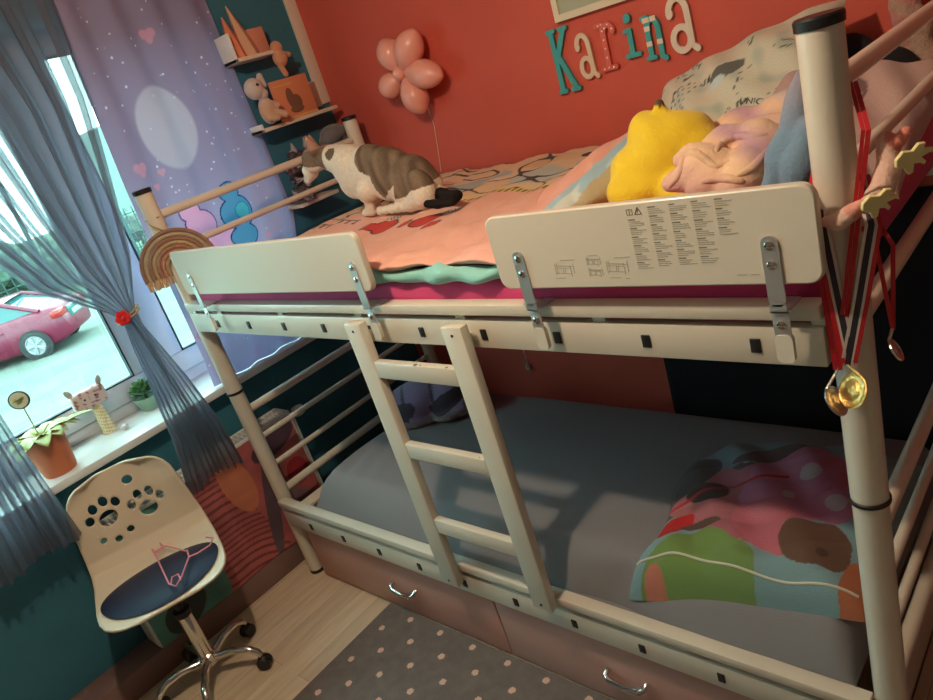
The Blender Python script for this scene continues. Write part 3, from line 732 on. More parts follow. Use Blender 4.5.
# ================================================================== UPPER BEDDING
def duvcol(co, st):
    X, Y, Z = co[:, 0], co[:, 1], co[:, 2]
    C = np.tile(np.array([.86, .45, .35]), (len(X), 1))
    C = ramp(C, np.clip(nz(X, Y, 0, 8) * .9, 0, .55), (.86, .46, .26))
    back = Y > .52 + .03 * np.sin(X * 14) + .06 * (X - .8)
    C[back & (X < 1.5)] = (.80, .57, .34)
    for (x, y, a, b_, r, col) in ((.72, .75, .14, .07, .5, (.42, .50, .50)), (1.02, .72, .12, .09, -.4, (.52, .56, .50)), (.5, .8, .1, .07, 0, (.75, .38, .24)), (1.22, .84, .12, .06, .3, (.30, .42, .55)), (.95, .9, .12, .05, .1, (.75, .50, .28)), (1.3, .7, .05, .04, 0, (.55, .08, .04))):
        put(C, back & (ell(X, Y, x, y, a, b_, r) < 1), col)
    put(C, ell(X, Y, 1.16, .92, .10, .04, .1) < 1, (.03, .03, .05))
    nn = nz(X, Y, 0, 24, 8); put(C, back & (np.abs(nn) < .045) & (nz(X, Y, 0, 9, 3) > -.25), (.03, .025, .02))
    n2 = nz(X, Y, 0, 34, 12); put(C, back & (np.abs(n2) < .045) & (nz(X, Y, 2, 9, 6) > -.05), (.04, .03, .02))
    # yellow hatch trim along the edge of the printed figure
    put(C, (np.abs(Y - .52 - .03 * np.sin(X * 14) - .06 * (X - .8)) < .014) & (X > .75) & (X < 1.5), (.72, .50, .10))
    put(C, (np.abs(Y - .52 - .03 * np.sin(X * 14) - .06 * (X - .8)) < .014) & (X > .75) & (X < 1.5) & (np.sin(X * 260) > .5), (.05, .04, .02))
    # red shapes with spotted bows near the cat
    for (u, v, a, b_, r) in ((383, 226, .040, .050, .5), (372, 228, .05, .022, .2), (425, 221, .05, .032, .9), (404, 225, .02, .02, 0), (430, 227, .02, .04, .3)):
        c = P(u, v - 4, 'z', 1.292); put(C, ell(X, Y, c.x, c.y, a + .006, b_ + .006, r) < 1, (.03, .01, .01))
    for (u, v, a, b_, r) in ((383, 226, .040, .050, .5), (372, 228, .05, .022, .2), (425, 221, .05, .032, .9), (404, 225, .02, .02, 0), (430, 227, .02, .04, .3)):
        c = P(u, v - 4, 'z', 1.292); put(C, ell(X, Y, c.x, c.y, a, b_, r) < 1, (.62, .03, .02))
    for (u, v, a, b_, r) in ((394, 219, .028, .026, 0), (428, 212, .04, .02, .6), (452, 212, .035, .016, .6)):
        c = P(u, v - 4, 'z', 1.292); m = ell(X, Y, c.x, c.y, a, b_, r) < 1; C[m] = (.72, .60, .48)
        C[m & (np.sin(X * 420) * np.sin(Y * 420) > .2)] = (.04, .03, .03)
    # row of short stitches on the left, towards the window
    c = P(300, 230, 'z', 1.29); put(C, (np.abs(Y - c.y - .02) < .016) & (X > .22) & (X < .5) & (np.sin(X * 170) > .55), (.06, .03, .03))
    put(C, (np.abs(Y - c.y - .035) < .003) & (X > .22) & (X < .5), (.06, .03, .03))
    return C
def dz(x, y):
    h = 1.283 + .010 * nz(x, y, 0, 6) + .009 * nz(x, y, 0, 17, 6) + .004 * np.abs(nz(x, y, 0, 45, 3))
    h = h + .012 * np.exp(-((y - .03) / .05) ** 2) * (1 + .5 * np.sin(x * 24)) - .004 * np.abs(np.sin(x * 31 + 8 * y)) 
    h = h + .012 * np.exp(-((y - .2) / .1) ** 2) * np.sin(x * 11 + y * 9)
    return h
def fduv(s, t):
    x = .20 + s * 1.38 + .01 * np.sin(t * 9); y0 = .012
    y = y0 + (1.02 - y0) * np.clip((t - .06) / .94, 0, 1)
    z = dz(x, y)
    u = np.clip(t / .06, 0, 1); z = 1.272 + .004 * np.sin(x * 33) + (z - 1.272) * np.sin(u * PI / 2); y = y - .026 * np.sin(u * PI) - .012 * (1 - u)
    y = y + .01 * np.sin(x * 21) * np.exp(-(t / .15) ** 2)
    e = np.clip(s / .05, 0, 1); z = 1.26 + (z - 1.26) * np.sin(e * PI / 2)
    return (x, y, z)
dv = thing('duvet', 'peach cartoon-print duvet with turquoise underside spread on the upper bunk', 'duvet', (.9, .5, 1.25))
sheet('cover', fduv, 420, 300, M['vc'], dv, pfn=duvcol)
def tq(s, t):
    x = .2 + s * 1.36; a = t * PI * 1.1
    r = .019 + .003 * np.sin(x * 26) + .002 * np.sin(x * 61)
    return (x, -.004 + .008 * np.sin(x * 18) - np.sin(a) * .026 + .006 * np.sin(x * 47 + a), 1.257 - np.cos(a) * -r * 1.0 + .004 * np.sin(x * 30 + 1))
def tqc(co, st):
    C = np.tile(np.array([.28, .62, .55]), (len(co), 1)); put(C, nz(co[:, 0], co[:, 2], 0, 30) > .35, (.16, .45, .42)); put(C, st[:, 1] > .9, (.80, .62, .48)); put(C, (st[:, 1] > .85) & (np.abs(nz(co[:, 0], 0, 0, 40)) < .04), (.05, .04, .04)); return C
sheet('turned_edge', tq, 240, 20, M['vc'], dv, pfn=tqc)

# heap at the pillow end of the duvet
def heapcol(co):
    X, Y, Z = co.T; C = np.tile(np.array([.82, .38, .27]), (len(X), 1))
    C = ramp(C, np.clip(nz(X, Y, Z, 20) * .8, 0, .4), (.80, .45, .38))
    e = Y - (.30 + .2 * np.sin(Z * 8)); s_ = X - (1.475 + .11 * (Y - .3)); put(C, (s_ > 0), (.33, .50, .56)); put(C, (s_ > .035) & (nz(X, Y, Z, 40) > .1), (.58, .62, .55)); put(C, s_ > .075, (.45, .36, .20))
    return C
hp = MB()
for (x, y, z, a, b_, c_) in ((1.42, .42, 1.31, .12, .26, .05), (1.47, .50, 1.335, .09, .22, .06), (1.46, .22, 1.31, .09, .16, .035), (1.50, .62, 1.35, .07, .14, .055), (1.52, .35, 1.33, .06, .2, .05)):
    hp.ball((x, y, z), (a, b_, c_), Matrix.Rotation(.2, 3, 'Z'))
blob('folded_end', hp, .009, M['vc'], dv, heapcol, 8, disp=lambda co: .007 * np.sin(co[:, 0] * 45 + co[:, 1] * 18 + 2 * nz(co[:, 0], co[:, 1], co[:, 2], 6)))

# pillows
def pillow(name, label, center, size, R3, pfn, m, wr=.006, n=90):
    cx_ = Vector(center); a, b_, c_ = size
    t = thing(name, label, 'pillow', center)
    me_pts = []
    def half(sg):
        def f(s, t_):
            u = s * 2 - 1; v = t_ * 2 - 1
            e = np.clip((1 - np.abs(u) ** 3.2) * (1 - np.abs(v) ** 3.2), 0, 1) ** .45
            k = 1 - .10 * (1 - np.abs(u * v)) * 0 - .07 * (1 - np.minimum(1, np.abs(v) ** 2 + 0)) * np.abs(u) ** 6 * 0
            px = u * a * (1 - .06 * (1 - v ** 2)); py = v * b_ * (1 - .06 * (1 - u ** 2)); pz = sg * c_ * e
            pz = pz + e * wr * (np.sin(u * 11 + 5 * v + 2 * nz(u, v, sg, 3)) + nz(u, v, sg, 9))
            q = np.stack([px, py, pz]); q = np.array(R3) @ q
            return (q[0] + cx_.x, q[1] + cx_.y, q[2] + cx_.z)
        return f
    sheet('front_panel', half(1), n, n, m, t, pfn=pfn); sheet('back_panel', half(-1), n, n, m, t, pfn=pfn)
    return t
def pcol(co, st):
    u, v = st[:, 0], st[:, 1]; C = np.tile(np.array([.62, .58, .44]), (len(u), 1))
    C = ramp(C, np.clip(nz(u, v, 0, 30) * 1.5, 0, .7), (.34, .42, .34)); C = ramp(C, np.clip(nz(u, v, 4, 24, 6) * 1.2, 0, .6), (.70, .52, .38))
    n1 = nz(u, v, 0, 60, 3); put(C, (np.abs(n1) < .05) & (nz(u, v, 0, 26, 9) > .05), (.06, .07, .06)); put(C, ell(u, v, .52, .62, .10, .07, .3) < 1, (.12, .13, .11)); 
    put(C, (ell(u, v, .47, .55, .05, .04, .3) < 1), (.55, .62, .60))
    return C
Rp = Matrix.Rotation(math.radians(-13), 3, 'Y') @ Matrix.Rotation(math.radians(36), 3, 'X')
pil1 = pillow('pillow', 'plump pale green and cream patterned pillow leaning against the red wall', (1.635, .78, 1.36), (.25, .20, .085), Rp, pcol, M['vc'])
# lettering on the pillow
def add_text(body, size, mtx, m, name, parent, ext=.0006):
    cu = bpy.data.curves.new(name, 'FONT'); cu.body = body; cu.size = size; cu.extrude = ext; cu.resolution_u = 3
    t = bpy.data.objects.new(name, cu); COL.objects.link(t); dg = bpy.context.evaluated_depsgraph_get(); dg.update()
    me = bpy.data.meshes.new_from_object(t.evaluated_get(dg)); bpy.data.objects.remove(t); bpy.data.curves.remove(cu)
    me.transform(mtx); o = bpy.data.objects.new(name, me); COL.objects.link(o); me.materials.clear(); me.materials.append(m)
    if parent: o.parent = parent; me.transform(parent_world(parent).inverted())
    return o
tm = Matrix.Translation(P(716, 95, 'y', .60)) @ (Matrix.Rotation(math.radians(14), 4, 'Y') @ Matrix.Rotation(math.radians(55), 4, 'X'))
tx = add_text('UNIC', .036, tm, mat('pillow_ink', (.10, .10, .09), .8), 'lettering', pil1)
sw = tx.modifiers.new('lie on cloth', 'SHRINKWRAP'); sw.target = [c for c in COL.objects if c.parent == pil1 and c.name.startswith('front_panel')][0]; sw.wrap_method = 'NEAREST_SURFACEPOINT'; sw.wrap_mode = 'ABOVE_SURFACE'; sw.offset = .0015
def pcol2(co, st):
    u, v = st[:, 0], st[:, 1]; C = np.tile(np.array([.52, .34, .30]), (len(u), 1)); d = ell(u, v, .45, .55, .2, .22)
    put(C, (np.abs(d - 1) < .1), (.16, .09, .09)); put(C, (d < 1) & (np.abs(nz(u, v, 0, 30)) < .12), (.18, .10, .10)); return C
pillow('pillow', 'dusty pink pillow with a round line drawing behind the right post', (1.93, .50, 1.335), (.17, .24, .055), Matrix.Rotation(math.radians(8), 3, 'Y') @ Matrix.Rotation(math.radians(14), 3, 'X'), pcol2, M['vc'])

# yellow fleece hood
yc = P(668, 150, 'y', .30)
q = MB()
def Q(u, v, y): return P(u, v, 'y', y)
q.ball(Q(672, 152, .30), (.085, .075, .085)); q.ball(Q(650, 170, .28), (.08, .07, .07)); q.ball(Q(690, 160, .30), (.075, .07, .075)); q.ball(Q(640, 190, .24), (.07, .06, .045)); q.ball(Q(690, 190, .25), (.08, .06, .05))
q.ball(Q(664, 138, .30), (.06, .06, .055)); q.ball(Q(682, 137, .31), (.062, .06, .05)); q.ball(Q(648, 138, .30), (.045, .05, .052)); q.cap(Q(662, 120, .30), .016, Q(659, 103, .30), .015, 7)
tip = Q(659, 101, .30)
def yel(co):
    C = np.tile(np.array([.80, .56, .02]), (len(co), 1)); d = np.linalg.norm(co - np.array(tip), axis=1); put(C, d < .013, (.10, .05, .02)); return C
blob('fleece_hood', q, .006, M['fleece'], None, yel, 8, disp=lambda co: .004 * np.sin(co[:, 0] * 55 + co[:, 2] * 30 + 2 * nz(co[:, 0], co[:, 1], co[:, 2], 8)))
tag(bpy.data.objects['fleece_hood'], 'yellow fleece hood with a brown-tipped stalk beside the patterned pillow', 'plush hood')

# pastel fleece blanket in folds
def tongue(mb, pts, r):
    pts = [Q(*p) for p in pts]
    for i in range(len(pts) - 1): mb.cap(pts[i], r[i], pts[i + 1], r[i + 1], 8)
q = MB()
tongue(q, [(668, 182, .12), (700, 168, .14), (740, 175, .16), (790, 180, .16)], [.012, .03, .045, .045])
tongue(q, [(680, 162, .16), (692, 150, .17), (712, 165, .17)], [.012, .013, .02])
tongue(q, [(715, 150, .2), (745, 140, .22), (790, 150, .22)], [.02, .03, .035])
tongue(q, [(712, 148, .2), (725, 135, .22), (760, 130, .22), (775, 148, .2)], [.012, .012, .012, .012])
tongue(q, [(715, 137, .38), (750, 126, .38), (800, 112, .38)], [.028, .034, .038])
tongue(q, [(735, 148, .3), (790, 136, .3)], [.036, .04])
q.ball(Q(735, 178, .14), (.08, .05, .04)); q.ball(Q(770, 170, .2), (.08, .07, .06))
def past(co):
    X, Y, Z = co.T; C = np.tile(np.array([.74, .44, .33]), (len(X), 1))
    n = (X - 1.75) * 1.0 + (Z - 1.35) * 3.0 + .15 * nz(X, Y, Z, 9)
    C = ramp(C, np.clip((n - .05) * 12, 0, 1), (.80, .52, .32)); C = ramp(C, np.clip((n - .20) * 12, 0, 1), (.52, .30, .36)); C = ramp(C, np.clip((n - .30) * 12, 0, 1), (.76, .50, .34)); C = ramp(C, np.clip((n - .42) * 9, 0, 1), (.30, .32, .45))
    return C
blob('fleece_blanket', q, .006, M['fleece'], None, past, 3, disp=lambda co: .011 * np.abs(np.sin(co[:, 0] * 26 - co[:, 2] * 34 + 3 * nz(co[:, 0], co[:, 1], co[:, 2], 9))) + .003 * nz(co[:, 0], co[:, 1], co[:, 2], 40))
tag(bpy.data.objects['fleece_blanket'], 'rumpled peach and lilac pastel fleece blanket heaped behind the right guard board', 'blanket')
q = MB()
tongue(q, [(775, 185, .09), (785, 150, .10), (798, 110, .13), (802, 75, .18)], [.024, .026, .022, .015])
tongue(q, [(796, 185, .08), (800, 160, .09), (808, 135, .11)], [.024, .03, .028])
def blu(co):
    X, Y, Z = co.T; C = np.tile(np.array([.16, .26, .36]), (len(X), 1)); return ramp(C, np.clip((Z - 1.42) * 14, 0, 1), (.28, .26, .32))
blob('fleece_sleeve', q, .005, M['fleece'], None, blu, 5, disp=lambda co: .003 * np.sin(co[:, 2] * 80 + co[:, 0] * 40))
tag(bpy.data.objects['fleece_sleeve'], 'folded slate blue fleece tucked beside the right bed post', 'blanket')
def hits(ob, px, ofs=.001):
    bpy.context.view_layer.update(); inv = ob.matrix_world.inverted(); out = []
    for (u, v) in px:
        d = (P(u, v, 'y', 1.0) - Vector(CAM)).normalized(); ok, loc, nn, _i = ob.ray_cast(inv @ Vector(CAM), inv.to_3x3() @ d)
        if ok: out.append(ob.matrix_world @ loc + nn * ofs)
    return out
def spline(px, n=8):
    r = []
    for i in range(len(px) - 1):
        p0 = px[max(i - 1, 0)]; p1 = px[i]; p2 = px[i + 1]; p3 = px[min(i + 2, len(px) - 1)]
        for k in range(n):
            t = k / n; r.append(tuple(.5 * (2 * p1[j] + (p2[j] - p0[j]) * t + (2 * p0[j] - 5 * p1[j] + 4 * p2[j] - p3[j]) * t * t + (3 * p1[j] - p0[j] - 3 * p2[j] + p3[j]) * t ** 3) for j in (0, 1)))
    return r + [px[-1]]
fb = bpy.data.objects['fleece_blanket']
for pth, cc in (([(668, 188), (678, 176), (683, 160), (692, 152), (704, 158), (716, 166), (730, 160)], (.62, .33, .26)), ([(716, 152), (722, 142), (736, 136), (752, 136), (768, 134)], (.70, .42, .28)), ([(735, 176), (752, 168), (766, 154), (778, 140)], (.56, .33, .32)), ([(700, 182), (722, 178), (745, 182)], (.66, .40, .32))):
    hp_ = hits(fb, spline(pth), -.0025)
    if len(hp_) > 4:
        sm_ = [hp_[0]] + [(hp_[i - 1] + hp_[i] * 2 + hp_[i + 1]) / 4 for i in range(1, len(hp_) - 1)] + [hp_[-1]]
        n_ = len(sm_); ho = MB().tube(sm_, [.0015 + .0065 * math.sin(PI * min(1, (i + .5) / n_)) ** .5 for i in range(n_)], 12).build('rolled_hem', M['fleece'], fb, smooth=180); paint(ho.data, lambda co: past(co) * .93)
# black bag behind the pillows
q = MB(); q.ball(Vector((1.84, .96, 1.36)), (.075, .06, .095)); q.ball(Vector((1.92, .93, 1.33)), (.08, .08, .08)); q.ball(P(935, 85, 'y', .9), (.07, .08, .055))
blob('black_bag', q, .01, M['blackcloth'], None, None, 6)
tag(bpy.data.objects['black_bag'], 'black bag lying behind the pillows against the red wall', 'bag')
def fluffy(co):
    C = np.tile(np.array([.48, .30, .22]), (len(co), 1)); put(C, nz(co[:, 0], co[:, 1], co[:, 2], 60) > .2, (.55, .22, .20)); return C
q = MB()
for k in range(16):
    t_ = k / 15; c = P(900 + 26 * t_ + 8 * math.sin(k * 2), -8 + 75 * t_, 'y', .98); q.ball(c, .026 + .006 * math.sin(k * 3), sub=2)
blob('fluffy_garland', q, .008, M['fur'], None, fluffy, 1, disp=lambda co: .006 * nz(co[:, 0], co[:, 1], co[:, 2], 90))
tag(bpy.data.objects['fluffy_garland'], 'beige and pink fluffy garland on the red wall at top right corner', 'garland')

# ================================================================== LOWER BEDDING
def lowcol(co, st):
    X, Y = co[:, 0], co[:, 1]
    C = np.tile(np.array([.19, .33, .36]), (len(X), 1))
    def E(u, v, a, b_, r, col, z=.56):
        c = P(u, v, 'z', z); w_ = .30 * nz(X, Y, 0, 34, 4) + .12 * nz(X, Y, 0, 90, 9); put(C, ell(X, Y, c.x, c.y, a, b_, r) < 1 + w_ * 2, tuple(k * .78 for k in col))
    E(700, 480, .22, .12, .2, (.10, .075, .08)); E(740, 440, .2, .12, 0, (.20, .26, .30))
    E(745, 500, .13, .15, .3, (.50, .15, .20)); E(715, 500, .09, .09, 0, (.50, .17, .20)); E(800, 490, .13, .16, .2, (.58, .20, .34)); E(770, 530, .10, .06, -.4, (.62, .17, .22))
    E(690, 500, .05, .05, 0, (.55, .18, .18)); E(700, 462, .05, .05, 0, (.09, .06, .06)); E(770, 455, .09, .03, .6, (.11, .07, .07)); E(708, 490, .055, .04, .3, (.09, .06, .05))
    E(812, 478, .024, .028, 0, (.60, .48, .54)); E(836, 508, .020, .024, 0, (.58, .46, .52)); E(790, 500, .012, .012, 0, (.58, .46, .52))
    E(815, 545, .065, .07, .5, (.16, .085, .055)); E(822, 555, .013, .013, 0, (.09, .04, .03))
    E(690, 560, .10, .11, .3, (.20, .34, .09)); E(660, 572, .09, .10, .3, (.20, .34, .09)); E(720, 570, .06, .09, 0, (.20, .34, .10))
    E(645, 560, .025, .045, .4, (.62, .20, .14)); E(675, 518, .05, .03, 1.0, (.65, .02, .02)); E(700, 522, .05, .018, .3, (.13, .07, .05)); E(858, 590, .03, .035, 0, (.50, .16, .07)); E(850, 575, .018, .06, 0, (.50, .16, .07))
    E(645, 585, .09, .07, 0, (.20, .36, .10)); E(641, 562, .022, .05, .4, (.62, .22, .15))
    put(C, (np.abs(Y - X * .55 + .63 + .1 * nz(X, Y, 0, 6)) < .006) & (X < 1.8) & (Y > .2), (.45, .02, .03))
    return C
c1 = P(640, 588, 'z', .50)
def fl2(s, t):
    # corners
    A = np.array([1.525, .0]); B = np.array([2.03, .055]); D = np.array([2.03, .60]); E_ = np.array([1.49, .56])
    px = (A[0] * (1 - s) + B[0] * s) * (1 - t) + (E_[0] * (1 - s) + D[0] * s) * t
    py = (A[1] * (1 - s) + B[1] * s) * (1 - t) + (E_[1] * (1 - s) + D[1] * s) * t
    px = px + .03 * np.sin(t * 7) * (1 - s) + .05 * t * (1 - s)
    u = np.abs(2 * s - 1); v = np.abs(2 * t - 1)
    e = np.clip((1 - u ** 6) * (1 - v ** 6), 0, 1) ** .5
    h = .062 + .018 * np.sin(px * 7 + 1) + .02 * nz(px, py, 0, 7) + .007 * np.sin(px * 38 + py * 30 + 4 * nz(px, py, 0, 5)) + .010 * np.abs(nz(px, py, 0, 24, 7)) + .006 * np.abs(np.sin(py * 34 - px * 16 + 3 * nz(px, py, 0, 9)))
    zb = .365 + .127 * np.sin(np.clip((py + .012) / .92 / .10, 0, 1) * PI / 2) ** .8
    z = zb - .002 + e * (h + (.488 - zb) * .7) - .06 * np.clip((py - .25) / .55, 0, 1) ** 1.5
    return (px, py, z)
d2 = thing('duvet', 'folded duvet with green, blue and pink patches at right end of lower bunk', 'duvet', (1.8, .25, .49))
sheet('cover', fl2, 220, 220, M['vc'], d2, pfn=lowcol)
q = MB()
pp = []
for s_ in np.linspace(.02, .97, 40):
    a, b_, c_ = [float(k[0]) for k in fl2(np.array([s_]), np.array([.050 + .020 * math.sin(s_ * 6 + .5)]))]; pp.append((a, b_, c_ + .001))
q.tube(pp, .003, 6).build('zip_piping', mat('cream_piping', (.62, .62, .50), .7), d2)
# black panel on the wall behind the lower bunk
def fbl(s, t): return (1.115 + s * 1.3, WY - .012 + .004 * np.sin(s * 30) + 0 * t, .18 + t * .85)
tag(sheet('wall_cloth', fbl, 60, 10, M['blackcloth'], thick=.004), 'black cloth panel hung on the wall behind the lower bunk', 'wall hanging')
# rucksack at the head of the lower bunk
q = MB(); c = Vector((.34, .50, .53))
q.ball(c, (.13, .14, .075)); q.ball(c + Vector((.09, .07, -.01)), (.11, .12, .065)); q.ball(c + Vector((.0, .0, -.03)), (.15, .16, .035)); q.ball(c + Vector((.15, .08, -.03)), (.10, .14, .035))
def sack(co):
    X, Y, Z = co.T; C = np.tile(np.array([.24, .17, .30]), (len(X), 1)); put(C, np.abs(np.sin((X + Y) * 20)) < .15, (.05, .04, .05)); put(C, (Z < .515) , (.20, .15, .16)); put(C, (ell(X, Z, .38, .55, .05, .03) < 1) | (ell(X, Z, .50, .54, .04, .03) < 1), (.045, .035, .05)); put(C, (Z < .505) & (nz(X, Y, Z, 90) > .1), (.34, .30, .28)); return C
blob('knitted_bag', q, .007, M['fleece'], None, sack, 4)
tag(bpy.data.objects['knitted_bag'], 'purple and grey soft bag lying on the lower bunk behind the ladder', 'bag')
# hanging cord with pull
q = thing('pull_cord', 'thin cord with a small plastic pull hanging behind the lower bunk', 'cord', (.44, WY - .02, .5))
MB().tube([(.46, WY - .012, 1.08), (.46, WY - .012, .42)], .002, 6).build('string', M['wood_w'], q)
MB().lathe([(.004, 0), (.010, .006), (.010, .03), (.004, .036)], (.46, WY - .014, .385), 14).build('pull', M['wood_w'], q)

# ================================================================== CAT
CY = .5
def K(u, v, y=CY): return P(u, v, 'y', y)
q = MB()
def KC(a, b_, y=CY): return K(270 + a / 4.665, 80 + b_ / 4.665, y)
q.ball(KC(560, 440), (.115, .072, .088), Matrix.Rotation(.35, 3, 'Y'))        # barrel
q.ball(KC(480, 420), (.095, .066, .085), Matrix.Rotation(.1, 3, 'Y'))
q.ball(KC(660, 470), (.088, .080, .082), Matrix.Rotation(.45, 3, 'Y'))         # haunches
q.ball(KC(715, 500), (.06, .07, .062))
q.ball(KC(420, 440), (.075, .060, .080)); q.ball(KC(370, 410), (.065, .056, .074)); q.ball(KC(460, 500), (.05, .05, .06)) # chest
q.cap(KC(380, 385), .062, KC(270, 360), .044, 7)                               # neck
q.ball(KC(208, 370, CY - .01), (.048, .044, .045)); q.ball(KC(188, 420, CY - .01), (.031, .030, .030)); q.cap(KC(193, 430, CY - .01), .027, KC(178, 462, CY - .01), .018, 4)  # head and muzzle
for dy in (-.034, .036):                                                       # ears
    b0 = KC(206, 325, CY - .01 + dy * .8); q.cap(b0, .023, b0 + Vector((-.010, dy * .25, .052)), .005, 9)
FZ = 1.293
for dy, x0 in ((-.045, .0), (.035, .035)):                                     # forelegs
    s0 = KC(460, 510, CY + dy); f0 = KC(485, 640, CY + dy); f0 = Vector((f0.x + x0, f0.y, FZ + .012)); q.cap(s0, .042, f0 + Vector((.005, 0, .06)), .026, 7); q.cap(f0 + Vector((.005, 0, .06)), .022, f0, .017, 5); q.cap(f0, .018, f0 + Vector((-.028, -.004, -.001)), .014, 4)
for dy in (-.062, .062):                                                       # folded hind legs
    k0 = K(405, 200, CY + dy); q.ball(K(420, 190, CY + dy * .8), (.06, .035, .065)); h0 = Vector((K(425, 205, CY).x, CY + dy, FZ + .016)); t0 = Vector((K(396, 210, CY).x, CY + dy, FZ + .013)); q.cap(K(424, 195, CY + dy), .04, h0, .022, 5); q.cap(h0, .02, t0, .017, 6)
ts = [K(438, 192, CY), K(449, 196, CY - .05), Vector(K(458, 195, CY - .09)), K(452, 201, CY - .13), K(438, 204, CY - .15), K(427, 204, CY - .15)]
ts = [Vector((p.x, p.y, max(p.z, FZ + .018))) for p in ts]
tr_ = [.024, .019, .016, .016, .016, .013]
for i in range(5): q.cap(ts[i], tr_[i], ts[i + 1], tr_[i + 1], 6)
q.ball(KC(400, 470), (.062, .054, .062))
hx = K(326, 160).x; sx = K(362, 165).x
def catcol(co):
    X, Y, Z = co.T; wht = np.array([.82, .72, .58]); brn = np.array([.17, .115, .075])
    C = np.tile(wht, (len(X), 1))
    u = X; w = Z - FZ
    poly = [KC(*p_, CY - .06) for p_ in ((345, 250), (430, 230), (560, 230), (690, 270), (790, 330), (880, 430), (900, 540), (800, 525), (760, 485), (690, 500), (640, 545), (605, 605), (594, 560), (600, 480), (560, 520), (530, 560), (505, 520), (478, 450), (425, 430), (388, 390), (370, 340))]
    poly = [(p_.x, p_.z) for p_ in poly]; Xj = X + .004 * nz(X, Y, Z, 90); Zj = Z + .004 * nz(Y, X, Z, 110, 6)
    ins = np.zeros(len(X), bool); j = len(poly) - 1
    for i in range(len(poly)):
        (xi, zi), (xj, zj) = poly[i], poly[j]
        ins ^= ((zi > Zj) != (zj > Zj)) & (Xj < (xj - xi) * (Zj - zi) / (zj - zi + 1e-12) + xi); j = i
    st_ = np.sin(u * 120 + 40 * w + 3.0 * nz(X, Y, Z, 22)) * .38 + nz(X * 2, Y * 2, Z * .6, 60) * 1.0
    t = np.clip(.45 + .5 * st_, 0, 1); body = np.array([.115, .080, .055]) * (1 - t[:, None]) + np.array([.29, .205, .135]) * t[:, None]
    ins &= w > .045
    C[ins] = body[ins]
    # head: tabby cap and ears, white muzzle and blaze
    H0 = np.array(KC(212, 375, CY - .01)); d = co - H0; head = (np.linalg.norm(d, axis=1) < .095) & (X < KC(238, 375, CY - .05).x)
    cap_ = head & (d[:, 2] + d[:, 0] * .25 > -.012 + .004 * nz(X, Y, Z, 80)) & ((np.abs(d[:, 1]) > .007) | (d[:, 0] > -.015)); C[cap_] = (np.array([.20, .14, .095]) * (1 + .25 * nz(X, Y, Z, 120)[:, None]))[cap_]
    C[(d[:, 2] > .038) & (X < KC(255, 300, CY - .05).x)] = (.40, .22, .16)
    m = (np.linalg.norm(co - np.array(KC(262, 335, CY - .05)), axis=1) < .028); C[m] = (.17, .12, .08)
    tl = np.zeros(len(X), bool)
    for i in range(len(ts) - 1):
        for k in np.linspace(0, 1, 6):
            p = ts[i].lerp(ts[i + 1], k)
            if i == 0 and k < .5: continue
            tl |= np.linalg.norm(co - np.array(p), axis=1) < .03
    C[tl & (u > K(420, 200).x) & (Y < CY - .02)] = (.012, .009, .009)
    # nose pink
    C[np.linalg.norm(co - np.array(K(305.5, 176, CY - .01)), axis=1) < .008] = (.55, .22, .18)
    return C
cat = thing('cat', 'tabby and white cat crouching on the upper bunk, looking down towards the window', 'cat', (.55, CY, FZ))
M['catfur'] = mat('cat_fur', rough=.95, vcol=True, bump=.5, bscale=260, noise=.08, nscale=120, spec=.2)
blob('body', q, .0040, M['catfur'], cat, catcol, 14, disp=lambda co: .0012 * nz(co[:, 0], co[:, 1], co[:, 2], 160))
q = MB()
for dy in (-.029, .012): 
    q.ball(KC(180, 388, CY - .01) + Vector((-.006, dy * 1.1, .0)), (.006, .006, .006), sub=2)
q.build('eyes', mat('cat_eye', (.10, .09, .03), .1), cat)
q = MB()
w0 = K(307, 177, CY - .02)
for k in range(4):
    for sy in (-1, 1): q.tube([w0 + Vector((0, sy * .01, 0)), w0 + Vector((-.012 + .004 * k, sy * .045, -.012 + .007 * k))], .0004, 4)
q.build('whiskers', M['white'], cat)

# ================================================================== WALL: balloons, letters, frame
bf = thing('balloon_flower', 'flower made of coral balloons on the red wall with a hanging string', 'balloon', (.32, 1.0, 1.66))
def BP(u, v): return P(u, v, 'y', .97)
pet = [((402, 72), (386, 47), .047), ((402, 72), (412, 38), .050), ((404, 72), (436, 75), .046), ((404, 76), (420, 106), .046), ((400, 76), (387, 90), .042)]
for (c, e, r) in pet:
    a = BP(*c); b_ = BP(*e); d = (b_ - a); Ln = d.length; mid = a.lerp(b_, .72 if r > .034 else .8)
    dm = d.normalized(); prof = []
    n = 30; r *= 1.12; tot = Ln + r * .6
    for k in range(n + 1):
        t_ = k / n; rr = r * (math.sin(PI * t_ ** 1.15) ** .62) if 0 < t_ < 1 else .001
        prof.append((max(rr, .001), t_ * tot))
    mtx = dm.to_track_quat('Z', 'Y').to_matrix().to_4x4()
    MB().lathe(prof, a, 24, mtx).build('balloon', M['orange'], bf, smooth=180)
MB().ball(BP(402, 73) + Vector((0, -.015, 0)), .026).build('centre_balloon', M['orange'], bf, smooth=180)
MB().tube([BP(402, 76) + Vector((0, .05, 0)), P(428, 108, 'y', WY - .004), P(434, 125, 'y', WY - .004), P(440, 163, 'y', WY - .004), P(441, 172, 'y', WY - .004)], .0012, 5).build('string', M['wood_w'], bf)

